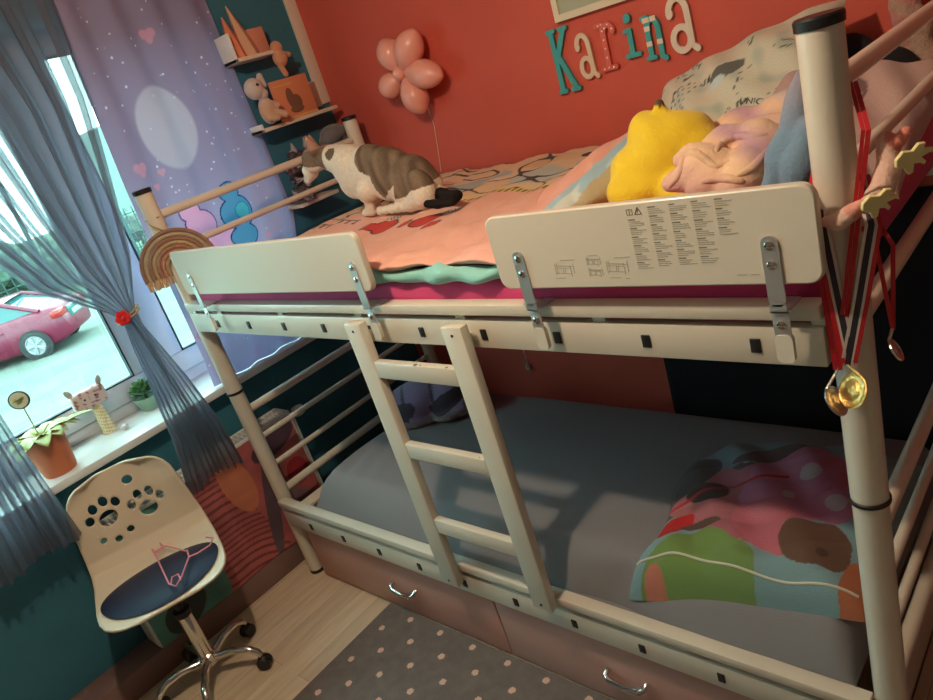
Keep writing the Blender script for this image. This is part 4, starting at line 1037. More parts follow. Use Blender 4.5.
YL = WY - .004
def ribbon(mb, pts, w, depth=.010, y=None):
    """flat stroke of constant width with round ends, standing off the wall"""
    if len(pts) > 16 and (Vector(pts[0]) - Vector(pts[-1])).length < 1e-5:
        pts = [Vector(p) for p in pts[:-1]]; n = len(pts); cc = sum(pts, Vector((0, 0))) / n; yy = y if y is not None else YL
        rows = []
        for p in pts:
            d = (p - cc).normalized() * w / 2; rows.append([mb.bm.verts.new((q_.x, yy - e, q_.y)) for q_, e in ((p - d, 0), (p + d, 0), (p + d, depth), (p - d, depth))])
        for i in range(n):
            for k in range(4): mb.bm.faces.new((rows[i][k], rows[i][(k + 1) % 4], rows[(i + 1) % n][(k + 1) % 4], rows[(i + 1) % n][k]))
        return
    pts = [Vector((p[0], p[1])) for p in pts]; ws = w if isinstance(w, (list, tuple)) else [w] * len(pts)
    lft, rgt = [], []
    n = len(pts)
    for i, p in enumerate(pts):
        t = (pts[min(i + 1, n - 1)] - pts[max(i - 1, 0)]).normalized(); nn = Vector((-t.y, t.x)) * ws[i] / 2
        lft.append(p + nn); rgt.append(p - nn)
    def capp(c, a, b_):
        out = []; r = (a - c).length; a0 = math.atan2((a - c).y, (a - c).x)
        for k in range(1, 6): out.append(c + Vector((math.cos(a0 - k * PI / 6), math.sin(a0 - k * PI / 6))) * r)
        return out
    poly = rgt[::-1]
    poly = lft + capp(pts[-1], lft[-1], rgt[-1]) + rgt[::-1] + capp(pts[0], rgt[0], lft[0])
    mb.prism([(p.x, p.y) for p in poly], (0, y if y is not None else YL, 0), (1, 0, 0), (0, 0, 1), depth)
def arc(cx_, cy_, rx, ry, a0, a1, n=14): return [(cx_ + rx * math.cos(math.radians(a0 + (a1 - a0) * k / n)), cy_ + ry * math.sin(math.radians(a0 + (a1 - a0) * k / n))) for k in range(n + 1)]
def letter(ch, label, x0, x1, z0, z1, m, w, strokes, extra=None, rot=0):
    t = thing('wall_letter', label, 'letter', ((x0 + x1) / 2, YL, (z0 + z1) / 2)); t['group'] = 'wooden letters on the red wall'
    mb = MB(); y = YL
    for i, s_ in enumerate(strokes):
        ww = s_[1] if isinstance(s_, tuple) and isinstance(s_[1], float) else w
        pts = s_[0] if isinstance(s_, tuple) and isinstance(s_[1], float) else s_
        ribbon(mb, [(x0 + a * (x1 - x0), z0 + b_ * (z1 - z0)) for a, b_ in pts], ww, .010 + .0003 * i)
    o = mb.build('letter_body', m, t, smooth=False)
    return t
teal_l = mat('teal_letter', (.05, .34, .33), .5); cream_l = mat('cream_letter', (.70, .52, .36), .55); cor_l = mat('coral_letter', (.66, .12, .08), .5); pale_l = mat('pale_letter', (.72, .60, .48), .55)
letter('K', 'teal letter K, first of the row on the red wall', .948, 1.016, 1.466, 1.661, teal_l, .018,
       [[(.2, .97), (.2, .03)], [(.92, .97), (.22, .50)], [(.36, .58), (.98, .04)], ([(.03, .98), (.40, .98)], .013), ([(.03, .02), (.40, .02)], .013), ([(.72, .98), (1.08, .98)], .013), ([(.78, .02), (1.15, .02)], .013)])
aS = [arc(.42, .70, .34, .24, 175, 0) + [(.78, .45), (.80, .12), (.98, .04)], arc(.44, .26, .33, .20, 0, 360, 20), [(.1, .68), (.14, .72)]]
letter('a', 'cream letter a, second of the row, after the teal K', 1.043, 1.103, 1.487, 1.630, cream_l, .015, aS)
tr_letter = letter('r', 'coral letter r with white dots, third of the row', 1.124, 1.190, 1.500, 1.644, cor_l, .017,
       [[(.35, .90), (.35, .05)], arc(.62, .62, .30, .28, 165, 30, 10) , ([(.05, .92), (.38, .92)], .013), ([(.02, .04), (.72, .04)], .015)])
q = MB()
for (a, b_) in ((.2, .92), (.35, .8), (.35, .62), (.35, .44), (.35, .26), (.1, .04), (.35, .05), (.6, .04), (.5, .84), (.68, .9), (.86, .80), (.36, .93)):
    q.lathe([(.001, 0), (.0026, 0), (.0026, .0012), (.001, .0012)], (1.124 + a * .066, YL - .0106, 1.500 + b_ * .144), 10, Matrix.Rotation(PI / 2, 4, 'X'))
q.build('dots', M['white'], tr_letter)
ti = letter('i', 'teal letter i, fourth of the row, between the dotted r and striped n', 1.216, 1.258, 1.521, 1.636, teal_l, .016,
       [[(.45, .62), (.45, .05)], ([(.1, .64), (.5, .64)], .013), ([(.0, .03), (.95, .03)], .014), ([(.45, .93), (.46, .95)], .024)])
tn = letter('n', 'teal and white striped letter n, fifth of the row', 1.280, 1.340, 1.497, 1.622, teal_l, .016,
       [[(.22, .95), (.22, .08)], arc(.5, .66, .28, .24, 160, 0, 10) + [(.79, .3), (.79, .05), (.95, -.02)], ([(.02, .95), (.3, .95)], .012), ([(.02, .05), (.42, .05)], .012)])
q = MB()
for z, xs in ((1.602, ((1.283, 1.305), (1.308, 1.326))), (1.578, ((1.285, 1.303),)), (1.556, ()), (1.536, ((1.2845, 1.3025), (1.3185, 1.3365)))):
    for a, b_ in xs: q.box((a, YL - .0116, z), (b_, YL - .0100, z + .014))
q.build('stripes', pale_l, tn)
letter('a', 'large pale letter a, last of the row, with thin scratched lines', 1.360, 1.438, 1.492, 1.652, pale_l, .018, aS)
# picture frame, top
a = P(560, 21, 'y', WY); pf = thing('framed_picture', 'pale wooden picture frame cut by the top edge above the letters', 'picture', (1.3, WY, a.z))
x0, z0 = a.x - .004, a.z - .002
q = MB(); q.box((x0, WY - .022, z0), (x0 + .45, WY - .001, z0 + .02)).box((x0, WY - .022, z0 + .40), (x0 + .45, WY - .001, z0 + .42)).box((x0, WY - .022, z0 + .02), (x0 + .02, WY - .001, z0 + .40)).box((x0 + .43, WY - .022, z0 + .02), (x0 + .45, WY - .001, z0 + .40))
q.build('frame', M['ylw_leaf'] if False else mat('pale_frame', (.72, .62, .44), .5), pf)
MB().box((x0 + .015, WY - .012, z0 + .015), (x0 + .435, WY - .004, z0 + .405)).build('mount', mat('grey_green_mount', (.40, .42, .30), .7), pf)

# ================================================================== SHELVES IN THE CORNER
def shelf(name, label, y0, y1, z, dep=.125, endh=.09, th=.014):
    s_ = thing(name, label, 'shelf', (WX + dep / 2, (y0 + y1) / 2, z), 0, 'small white shelves in the corner')
    MB().box((WX, y0, z - th), (WX + dep, y1, z), .002).build('board', M['wood_w'], s_)
    if endh: MB().box((WX, y0, z - th), (WX + dep, y0 + .01, z + endh), .002).build('end_panel', M['white'], s_)
    return s_
shelf('wall_shelf', 'topmost white corner shelf carrying two paper crowns', .60, .80, 1.905)
shelf('wall_shelf', 'middle white corner shelf carrying an orange book and a plush rabbit', .595, .985, 1.642, endh=.018)
shelf('wall_shelf', 'lowest white corner shelf level with the cat, behind the bed end', .64, .84, 1.325, endh=0)
o = MB().box((WX, .93, 1.655), (WX + .014, 1.00, 1.76), .002).build('shelf_bracket', M['wood_w']); tag(o, 'pale wooden bracket plate at the right end of the middle corner shelf', 'bracket')
# crowns on top shelf
def cone_star(name, label, yy, xx, hgt, r, tilt, m):
    mb = MB(); n = 10; prof = [(r, 0), (r * .78, hgt * .35), (r * .4, hgt * .7), (.002, hgt)]
    mb.lathe(prof, (xx, yy, 1.905), 5, Matrix.Rotation(tilt, 4, 'X')); o = mb.build(name, m, None, smooth=20); tag(o, label, 'decoration'); return o
cone_star('paper_cone', 'orange pointed paper cone at the left of the top corner shelf', .655, -.17, .155, .038, 0.08, mat('orange_paper', (.62, .19, .09), .7))
cone_star('paper_cone', 'peach pointed paper cone, taller, second on the top corner shelf', .705, -.16, .19, .034, .18, mat('peach_paper', (.60, .33, .20), .7))
q = MB().box((-.19, .725, 1.906), (-.165, .80, 2.00), .004)
tag(q.build('small_box', mat('salmon_card', (.62, .25, .16), .7)), 'salmon pink box standing at the right of the top corner shelf', 'box')
q = MB(); c = Vector((-.12, .795, 1.87))
q.ball(c + Vector((0, 0, .04)), .024); q.ball(c, (.026, .03, .034)); q.cap(c + Vector((0, .02, .01)), .012, c + Vector((.0, .045, .005)), .011, 4); q.cap(c + Vector((0, -.01, -.03)), .012, c + Vector((.0, -.0, -.06)), .012, 4)
blob('plush_bear', q, .004, M['fleece'], None, lambda co: np.tile(np.array([.60, .28, .16]), (len(co), 1)), 2)
tag(bpy.data.objects['plush_bear'], 'tiny coral plush bear dangling from the top corner shelf', 'plush toy')
# orange book leaning
bk = thing('picture_book', 'orange picture book leaning on the middle corner shelf', 'book', (-.15, .78, 1.643))
mb = MB().box((-.128, .70, 1.643), (-.118, .885, 1.795), .002, Matrix.Translation((0, 0, 0))).build('cover', mat('orange_cover', (.66, .24, .12), .5), bk)
q = MB()
for (y, z, a, b_) in ((.775, 1.72, .02, .04), (.80, 1.70, .025, .03), (.79, 1.675, .035, .015)): q.ball((-.1175, y, z), (.001, a, b_), sub=2)
q.build('cover_drawing', mat('brown_print', (.20, .09, .05), .6), bk)
MB().box((-.1178, .70, 1.643), (-.1165, .885, 1.652)).box((-.1178, .712, 1.77), (-.1165, .80, 1.776)).build('cover_strip', mat('yellow_print', (.72, .38, .12), .6), bk)
# plush rabbit
q = MB(); c = Vector((-.10, .605, 1.655))
q.ball(c + Vector((0, .035, .045)), (.03, .034, .052)); q.ball(c + Vector((.005, .008, .132)), (.036, .038, .040)); q.ball(c + Vector((.014, .032, .108)), (.022, .02, .02))
q.cap(c + Vector((0, .035, .14)), .010, c + Vector((0, .055, .17)), .013, 4); q.cap(c + Vector((0, .055, .17)), .013, c + Vector((0, .062, .135)), .010, 4)
q.cap(c + Vector((.02, .055, .03)), .016, c + Vector((.03, .085, .015)), .015, 4); q.cap(c + Vector((.02, .02, .02)), .016, c + Vector((.03, .045, .012)), .014, 4); q.cap(c + Vector((.01, .05, .07)), .012, c + Vector((.02, .075, .055)), .011, 4)
rb = thing('plush_rabbit', 'cream and peach plush rabbit sitting at the left end of the middle corner shelf', 'plush toy', (-.10, .64, 1.645))
blob('body', q, .004, M['fleece'], rb, lambda co: ramp(np.tile(np.array([.60, .38, .26]), (len(co), 1)), np.clip((co[:, 2] - 1.72) * 40, 0, 1), (.58, .48, .44)), 3)
MB().ball(c + Vector((.039, .006, .142)), .006, sub=2).build('eye', M['black'], rb)
# dolls on lowest shelf
dl = thing('monster_doll', 'black and silver tousled doll sitting on the lowest corner shelf by the cat', 'doll', (-.13, .68, 1.33))
q = MB()
for k in range(34):
    a = random.uniform(0, 2 * PI); h = random.uniform(0, .17); r_ = random.uniform(.0, .045)
    q.ball((-.125 + r_ * math.cos(a), .685 + .9 * r_ * math.sin(a) + (.02 if h > .1 else 0) - .02, 1.345 + h), random.uniform(.012, .024), sub=2)
def dcol(co):
    C = np.tile(np.array([.05, .04, .05]), (len(co), 1)); n = nz(co[:, 0], co[:, 1], co[:, 2], 110); put(C, n > .2, (.36, .34, .36)); put(C, n < -.55, (.30, .07, .05)); return C
blob('body', q, .004, M['vcs'], dl, dcol, 1)
q = MB()
for (u, v) in ((291, 143), (303, 137)):
    p = P(u, v, 'x', -.12); q.cap(p + Vector((0, 0, -.035)), .014, p, .003, 5)
blob('ears', q, .003, M['vcs'], dl, lambda co: np.tile(np.array([.36, .30, .33]), (len(co), 1)), 1)
gt = MB(); p = P(333, 133, 'x', -.06)
gt.ball(p, (.05, .06, .035)); gt.ball(p + Vector((0, -.03, -.02)), (.04, .045, .03)); gt.cap(p + Vector((0, .02, -.01)), .02, p + Vector((.02, .05, -.05)), .018)
blob('plush_elephant', gt, .006, M['fleece'], None, lambda co: np.tile(np.array([.14, .135, .14]), (len(co), 1)), 3)
tag(bpy.data.objects['plush_elephant'], 'grey plush toy slumped between the corner shelf and the back bed post', 'plush toy')

# ================================================================== CHAIR
ch = thing('swivel_chair', 'cream swivel chair with paw print cut-outs, navy seat pad and chrome base', 'chair', (.10, -.535, 0), math.radians(-19))
CW = parent_world(ch)
def W_(x, y, z): return CW @ Vector((x, y, z))
for k, dg_ in enumerate((38, 110, 182, 254, 326)):
    a = math.radians(dg_) - math.radians(-19) + 0.0; rr = .185
    c_, s_ = math.cos(a), math.sin(a)
    lg = MB().tube([W_(.02 * c_, .02 * s_, .085), W_(.09 * c_, .09 * s_, .098), W_(.15 * c_, .15 * s_, .090), W_(.178 * c_, .178 * s_, .07), W_(rr * c_, rr * s_, .055)], [.014, .013, .0125, .012, .011], 12).build('leg', M['chrome'], ch)
    cst = MB()
    for o_s in (-.011, .011):
        cc = W_(rr * c_ - o_s * s_, rr * s_ + o_s * c_, .024)
        ax_ = (CW.to_3x3() @ Vector((-s_, c_, 0)))
        cst.lathe([(.012, -.008), (.022, -.008), (.024, -.005), (.024, .005), (.022, .008), (.012, .008)], cc, 20, ax_.to_track_quat('Z', 'Y').to_matrix().to_4x4())
    cst.ball(W_(rr * c_, rr * s_, .038), (.02, .02, .016), sub=2)
    cst.build('caster', M['black'], lg)
MB().lathe([(.030, .070), (.033, .085), (.030, .11), (.0245, .115), (.0245, .30), (.022, .302)], W_(0, 0, 0), 24).build('column', M['chrome'], ch)
MB().lathe([(.027, .285), (.028, .29), (.028, .308), (.014, .312), (.014, .43)], W_(0, 0, 0), 24).build('gas_lift', M['black'], ch)
MB().box(W_(0, 0, .405) - Vector((.06, .06, 0)), W_(0, 0, .405) + Vector((.06, .06, .02)), .004).build('mount_plate', M['black'], ch)
# shell: seat curving up into backrest; profile in local x/z, widths per row
prof = [(.190, .444, .090), (.188, .446, .118), (.182, .448, .145), (.168, .449, .170), (.145, .449, .190), (.11, .448, .201), (.06, .446, .205), (-.03, .446, .205), (-.10, .455, .203), (-.15, .480, .200), (-.178, .525, .196), (-.192, .60, .188), (-.205, .68, .178), (-.214, .725, .170), (-.218, .752, .156), (-.221, .772, .138), (-.223, .784, .114), (-.224, .790, .085)]
from itertools import accumulate
pr = np.array(prof); dd = np.r_[0, np.cumsum(np.hypot(np.diff(pr[:, 0]), np.diff(pr[:, 1])))]; dd /= dd[-1]
def shellpt(s, t):
    x = np.interp(t, dd, pr[:, 0]); z = np.interp(t, dd, pr[:, 1]); w = np.interp(t, dd, pr[:, 2])
    v = (s * 2 - 1); 
    y = v * w; x = x + .045 * np.abs(v) ** 2.4 * np.clip((t - .5) * 3, 0, 1); z = z + .020 * np.abs(v) ** 3 * np.clip((.75 - t) * 2.5, 0, 1) * np.clip(t * 6, 0, 1)
    return x, y, z
def shf(s, t):
    x, y, z = shellpt(s, t); m = np.array(CW); q_ = m[:3, :3] @ np.stack([x, y, z]) + m[:3, 3:4]; return (q_[0], q_[1], q_[2])
from mathutils.geometry import delaunay_2d_cdt
HOLES = []
def hole(y, z, a, b_, rot=0):
    lp = []
    for t in np.linspace(0, 2 * PI, 24, endpoint=False):
        yy = y + a * math.cos(t) * math.cos(rot) - b_ * math.sin(t) * math.sin(rot); zz = z + a * math.cos(t) * math.sin(rot) + b_ * math.sin(t) * math.cos(rot)
        i0 = 9; tt = np.interp(zz, pr[i0:, 1], dd[i0:]); w = np.interp(tt, dd, pr[:, 2]); lp.append(((yy / w + 1) / 2 * .40, tt * .60))
    HOLES.append(lp)
def paw(y, z, s_, rot):
    for (dy, dz_, a, b_) in ((0, -.018, .022, .019), (-.035, .004, .010, .012), (-.014, .023, .010, .013), (.014, .023, .010, .013), (.035, .004, .010, .012)):
        c, n_ = math.cos(rot), math.sin(rot); hole(y + s_ * (dy * c - dz_ * n_), z + s_ * (dy * n_ + dz_ * c), a * s_, b_ * s_, rot)
paw(-.078, .664, 1.36, .2); paw(.052, .634, 1.34, -.1)
hole(.030, .728, .017, .015); hole(-.03, .572, .012, .011); hole(-.075, .560, .012, .011); hole(-.118, .578, .010, .010)
def inside(p, lp):
    r = False; j = len(lp) - 1
    for i in range(len(lp)):
        if (lp[i][1] > p[1]) != (lp[j][1] > p[1]) and p[0] < (lp[j][0] - lp[i][0]) * (p[1] - lp[i][1]) / (lp[j][1] - lp[i][1]) + lp[i][0]: r = not r
        j = i
    return r
gp = []; ge = []
for i in range(49):
    for j in range(91):
        p = (i / 48 * .40, j / 90 * .60)
        if not any(inside(p, h) or min((p[0] - q_[0]) ** 2 + (p[1] - q_[1]) ** 2 for q_ in h) < 4e-6 for h in HOLES): gp.append(Vector(p))
for h in HOLES:
    k0 = len(gp); gp += [Vector(p) for p in h]; ge += [(k0 + i, k0 + (i + 1) % len(h)) for i in range(len(h))]
vo, eo, fo, *_r = delaunay_2d_cdt(gp, ge, [], 0, 1e-6)
fo = [f_ for f_ in fo if not any(inside(sum((vo[k] for k in f_), Vector((0, 0))) / len(f_), h) for h in HOLES)]
sa = np.array([v[0] / .40 for v in vo]); ta = np.array([v[1] / .60 for v in vo]); X_, Y_, Z_ = shellpt(sa, ta)
nm = bpy.data.meshes.new('shell'); nm.from_pydata(list(zip(X_.tolist(), Y_.tolist(), Z_.tolist())), [], [tuple(f_) for f_ in fo]); nm.update(); nm.materials.append(M['chair'])
she = bpy.data.objects.new('shell', nm); COL.objects.link(she); she.parent = ch; shade(nm, 180)
md = she.modifiers.new('thickness', 'SOLIDIFY'); md.thickness = .008; md.offset = 0
# seat pad
def padf(s, t):
    r = t ** .5 * 1.0; a = s * 2 * PI
    px = .040 + .143 * r * np.cos(a); py = .190 * r * np.sin(a) * (1 - .0 * px)
    z = .458 + .018 * (1 - r ** 4) + .018 * np.abs(py / .2) ** 3 - .002
    m = np.array(CW); q_ = m[:3, :3] @ np.stack([px, py, z]) + m[:3, 3:4]; return (q_[0], q_[1], q_[2])
sheet('seat_pad', padf, 64, 20, M['navy'], ch)
# pink hanger
hg = thing('pink_hanger', 'pink plastic clothes hanger lying across the navy seat', 'hanger', (.15, -.45, .5))
q = MB()
hz = .489
def HP(u, v, z=hz): return P(u, v, 'z', z)
q.tube([HP(152, 549, .50), HP(156, 556), HP(169, 584), HP(176, 586), HP(182, 576), HP(189, 557), HP(187, 550)], .0028, 8)
q.tube([HP(189, 557), HP(198, 553), HP(210, 545, .492), HP(213, 538, .495), HP(206, 537, .495)], .0028, 8)
q.tube([HP(154, 552, .495), HP(166, 546, .49), HP(186, 551)], .0025, 8)
q.tube([HP(154, 554, .494), HP(162, 550, .49), HP(164, 547, .492), HP(160, 543, .495)], .0025, 8)
q.tube([HP(171, 584), HP(172, 577), HP(178, 574), HP(181, 580)], .0025, 8)
q.build('frame', M['pink_pl'], hg)

# ================================================================== RUG
def rugmat():
    m = bpy.data.materials.new('dotted_rug'); m.use_nodes = True; nt = m.node_tree; b = nt.nodes['Principled BSDF']; N = nt.nodes.new; Lk = nt.links.new
    tc = N('ShaderNodeTexCoord'); sep = N('ShaderNodeSeparateXYZ'); Lk(tc.outputs['Object'], sep.inputs[0])
    def mth(op, a, b_=None):
        n = N('ShaderNodeMath'); n.operation = op
        for i, v in enumerate((a, b_)):
            if v is None: continue
            if isinstance(v, (int, float)): n.inputs[i].default_value = v
            else: Lk(v, n.inputs[i])
        return n.outputs[0]
    p = .1455
    def lat(ox, oy):
        dx = mth('SUBTRACT', mth('WRAP', mth('SUBTRACT', sep.outputs[0], ox), 0), 0) if False else None
        def w(s_, o):
            n = N('ShaderNodeMath'); n.operation = 'WRAP'; Lk(mth('SUBTRACT', s_, o), n.inputs[0]); n.inputs[1].default_value = p / 2; n.inputs[2].default_value = -p / 2; return n.outputs[0]
        a = w(sep.outputs[0], ox); c = w(sep.outputs[1], oy)
        return mth('SQRT', mth('ADD', mth('MULTIPLY', a, a), mth('MULTIPLY', c, c)))
    d = mth('MINIMUM', lat(.531, -.116), lat(.531 + p / 2, -.116 - p / 2))
    n = N('ShaderNodeTexNoise'); n.inputs['Scale'].default_value = 220; Lk(tc.outputs['Object'], n.inputs[0])
    d2_ = mth('ADD', d, mth('MULTIPLY', mth('SUBTRACT', n.outputs[0], .5), .012))
    mask = mth('LESS_THAN', d2_, .0112)
    n2 = N('ShaderNodeTexNoise'); n2.inputs['Scale'].default_value = 30; n2.inputs['Detail'].default_value = 6; Lk(tc.outputs['Object'], n2.inputs[0])
    r = N('ShaderNodeMix'); r.data_type = 'RGBA'; r.inputs[6].default_value = (.13, .10, .088, 1); r.inputs[7].default_value = (.23, .18, .16, 1); Lk(n2.outputs[0], r.inputs[0])
    mx = N('ShaderNodeMix'); mx.data_type = 'RGBA'; Lk(mask, mx.inputs[0]); Lk(r.outputs[2], mx.inputs[6]); mx.inputs[7].default_value = (.78, .50, .38, 1)
    Lk(mx.outputs[2], b.inputs['Base Color']); b.inputs['Roughness'].default_value = .95
    bp = N('ShaderNodeBump'); bp.inputs['Strength'].default_value = .7; bp.inputs['Distance'].default_value = .006; Lk(n.outputs[0], bp.inputs['Height']); Lk(bp.outputs[0], b.inputs['Normal'])
    return m
o = MB().box((.468, -2.0, 0.0), (2.3, -.0135, .009), .003).build('rug', rugmat()); tag(o, 'grey-brown rug with pale pink dots in front of the bunk bed', 'rug')
# fluffy rug at right
q = MB()
def frf(s, t):
    x = 1.9 + s * .75; y = .18 + t * .6 ; return (x, y, .012 + .03 * np.clip(nz(x, y, 0, 25), -.3, 1) + .012 * nz(x, y, 0, 90, 6))
def frc(co, st):
    C = np.tile(np.array([.40, .17, .15]), (len(co), 1)); put(C, nz(co[:, 0], co[:, 1], 0, 50) > .15, (.12, .06, .08)); return C
o = sheet('shaggy_rug', lambda s, t: (2.12 + s * .9, .05 + t * .8, .03 + .03 * nz(2.12 + s * .9, .05 + t * .8, 0, 25) + .01 * nz(s * 9, t * 9, 0, 10)), 120, 120, M['fur'], pfn=frc)
tag(o, 'dark pink crumpled shaggy rug on the floor behind the right post', 'rug')

# ================================================================== RAINBOW, HEADBAND, MEDALS
rw = thing('macrame_rainbow', 'rainbow of ochre and brown cords with a fringe, tied to the left front post', 'wall hanging', (.05, -.045, 1.36))
rc = P(181, 266, 'x', .045); cols_ = [(.50, .33, .20), (.54, .27, .14), (.42, .22, .15), (.52, .38, .20), (.36, .20, .14), (.50, .40, .25), (.34, .20, .15)]
RX = Vector((.52, .854, 0)).normalized(); RN = Vector((.854, -.52, 0))
def rp(a, z, d=0): return rc + RX * a + Vector((0, 0, z)) + RN * d
for k in range(7):
    r_ = .040 + .0135 * k
    pts = [rp(r_ * math.cos(a), r_ * math.sin(a)) for a in np.linspace(0, PI, 30)]
    pts = [pts[0] - Vector((0, 0, .02))] + pts + [pts[-1] - Vector((0, 0, .02))]
    MB().tube(pts, .0068, 10).build('cord', mat('cord_%d' % k, cols_[k], .9, bump=.8, bscale=180), rw)
q = MB()
for sg in (-1, 1):
    for k in range(44):
        a = sg * (.036 + .090 * random.random()); q.tube([rp(a, -.018, random.uniform(-.006, .006)), rp(a + random.uniform(-.008, .008), -.045 - random.random() * .008, random.uniform(-.01, .006))], [.003, .002], 5)
q.build('fringe', mat('fringe_cotton', (.62, .42, .24), .95), rw)
MB().tube([rp(0, .125), (.02, -.028, rc.z + .15), (0, -.034, rc.z + .17), (.033, 0, rc.z + .17), (0, .034, rc.z + .17), (-.033, 0, rc.z + .17), (0, -.034, rc.z + .17)], .002, 6).build('hanging_loop', M['jute'], rw)

hb = thing('antler_headband', 'pink fluffy headband with two yellow felt antlers hooked on the right post', 'headband', (2.12, -.03, 1.35))
q = MB()
def hq(u, v, y): return P(u, v, 'y', y)
def fur_(mb, pts, r):
    for i in range(len(pts) - 1): mb.cap(pts[i], r[i], pts[i + 1], r[i + 1], 7)
fur_(q, [hq(826, 222, -.035), hq(838, 222, -.045), hq(852, 212, -.050), hq(862, 204, -.05)], [.008, .013, .012, .007])
fur_(q, [hq(862, 204, -.05), hq(868, 208, -.045)], [.006, .005])
fur_(q, [hq(868, 205, -.03), hq(882, 190, .0), hq(890, 165, .02), hq(886, 140, .03)], [.013, .017, .017, .012])
fur_(q, [hq(898, 142, .03), hq(906, 132, .03)], [.009, .008])
def pnk(co): 
    C = np.tile(np.array([.76, .50, .40]), (len(co), 1)); t_ = P(903, 135, 'y', .03); put(C, np.linalg.norm(co - np.array(t_), axis=1) < .022, (.72, .24, .18)); t_ = P(855, 208, 'y', -.05); put(C, np.linalg.norm(co - np.array(t_), axis=1) < .014, (.72, .32, .25)); return C
blob('band', q, .0022, M['fleece'], hb, pnk, 1, disp=lambda co: .0012 * nz(co[:, 0], co[:, 1], co[:, 2], 350))
def antler(u, v, y, s, rot):
    o0 = hq(u, v, y); c_, s_ = math.cos(rot), math.sin(rot)
    right = Vector((.74, .62, -.05)).normalized(); up_ = Vector((.15, -.1, 1)).normalized()
    pts = [(-10, -3), (-3, -6), (0, -13), (4, -12), (5, -4), (10, -5), (13, -8), (15, -5), (11, 0), (18, 2), (22, 0), (21, 5), (13, 7), (15, 12), (9, 13), (4, 8), (-4, 10), (-10, 4)]
    mb = MB(); mb.prism([(s * (a * c_ - b_ * s_), s * (a * s_ + b_ * c_)) for a, b_ in pts], o0, right, up_, .006)
    o = mb.build('antler', M['ylw_leaf'], hb, smooth=20); md = o.modifiers.new('bevel', 'BEVEL'); md.width = .0012; md.segments = 2
antler(872, 204, -.058, .00145, .0); antler(906, 160, -.005, .00150, .1)
# medals
def strap(mb, pts, w, flat=.0009):
    mb_pts = [Vector(p) for p in pts]; n = len(mb_pts); rows = []
    for i, p in enumerate(mb_pts):
        t = (mb_pts[min(i + 1, n - 1)] - mb_pts[max(i - 1, 0)]).normalized()
        view = (Vector(CAM) - p); view.z = 0; view.normalize(); sd = t.cross(view).normalized(); rows.append((p - sd * w / 2, p + sd * w / 2, view))
    for i in range(n - 1):
        a, b_, v1 = rows[i]; c_, d, v2 = rows[i + 1]
        vs = [mb.bm.verts.new(x) for x in (a, b_, d, c_, a - v1 * flat, b_ - v1 * flat, d - v2 * flat, c_ - v2 * flat)]
        for f_ in ((0, 1, 2, 3), (7, 6, 5, 4), (0, 4, 5, 1), (3, 2, 6, 7), (0, 3, 7, 4), (1, 5, 6, 2)): mb.bm.faces.new([vs[k] for k in f_])
rib_r = mat('red_ribbon', (.50, .012, .02), .6); rib_w = mat('white_ribbon', (.66, .58, .52), .6); rib_n = mat('navy_ribbon', (.025, .022, .035), .6)
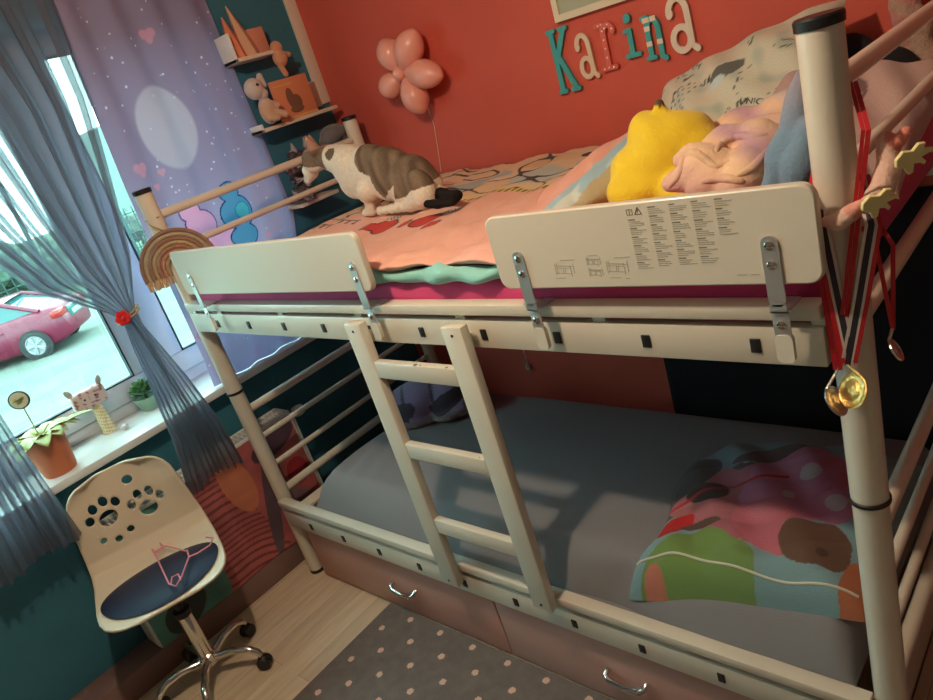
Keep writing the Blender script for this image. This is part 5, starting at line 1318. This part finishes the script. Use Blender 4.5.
def medal(label, discm, top_l, top_r, vtx, disc_c, rad_, tilt, cols3, y0):
    t = thing('medal', label, 'medal', tuple(disc_c), 0, 'medals hung on the right post')
    for arm, tp in (('l', top_l), ('r', top_r)):
        tops = Vector(tp); v = Vector(vtx)
        back = Vector((L + (.02 if arm == 'r' else -.03), .045, tops.z + .05))
        for j, (off, wd_, m) in enumerate(cols3):
            dirv = (v - tops).normalized(); view = Vector(CAM) - tops; view.z = 0; view.normalize(); sd = dirv.cross(view).normalized()
            if arm == 'l': sd = -sd
            mb = MB(); strap(mb, [back + sd * off, tops + sd * off, tops.lerp(v, .5) + sd * off - view * -.002, v + sd * off + Vector((0, 0, abs(off) * 1.2))], wd_); mb.build('ribbon', m, t, smooth=False)
    dm = (Vector(CAM) - Vector(disc_c)).normalized(); dq = (Quaternion((0, 0, 1), tilt) @ dm).to_track_quat('Z', 'Y').to_matrix().to_4x4()
    MB().lathe([(.001, -.002), (rad_ * .92, -.002), (rad_, -.001), (rad_, .0015), (rad_ * .9, .0022), (rad_ * .84, .0012), (rad_ * .5, .0014), (rad_ * .45, .0024), (.001, .003)], disc_c, 40, dq).build('disc', discm, t)
    q = MB(); q.tube([Vector(vtx) + Vector((0, -.002, .004)), Vector(disc_c) + (dq.to_3x3() @ Vector((0, rad_ * .95, 0)))], .0022, 8)
    q.build('clasp', discm, t)
    return t
YM = -.034
v1 = P(850, 368, 'y', YM - .006); v2 = P(838, 372, 'y', YM - .004)
medal('gold medal on a red, white and navy ribbon, front of the right post', M['gold'], P(818, 215, 'y', YM), P(874, 225, 'y', -.028), v1, P(853, 391, 'y', -.062), .027, -.95,
      [(-.0075, .006, rib_r), (-.003, .004, rib_w), (.003, .008, rib_n), (.009, .004, rib_w)], YM)
medal('silver medal hanging edge-on beside the gold medal', M['silver'], P(810, 200, 'y', YM - .004), P(866, 130, 'y', -.031), v2, P(836, 401, 'y', -.066), .024, 1.25,
      [(-.003, .006, rib_r), (.003, .005, rib_r)], YM)
medal('small medal on a red ribbon at the right side of the right post', M['silver'], P(875, 240, 'y', -.022), P(893, 245, 'y', .0), P(893, 330, 'y', -.004), P(896, 350, 'y', -.002), .018, 1.5,
      [(0.0, .006, rib_r)], YM)

# ================================================================== CEILING LAMP
lm = thing('ceiling_lamp', 'small white ceiling lamp hanging over the rug in front of the bunk bed', 'lamp', (LAMP_POS[0], LAMP_POS[1], ZC))
MB().lathe([(.06, 0), (.06, -.02), (.01, -.03), (.01, -.09)], (LAMP_POS[0], LAMP_POS[1], ZC), 24).build('canopy', M['white'], lm)
ld_ = bpy.data.lights.new('bulb', 'POINT'); ld_.energy = LAMP_W; ld_.color = LAMP_COL; ld_.shadow_soft_size = .035
lo_ = bpy.data.objects.new('bulb', ld_); COL.objects.link(lo_); lo_.location = LAMP_POS; 
MB().lathe([(.012, .09), (.02, .07), (.055, .045), (.056, .043), (.021, .066), (.014, .085)], LAMP_POS, 24).build('shade', M['white'], lm)
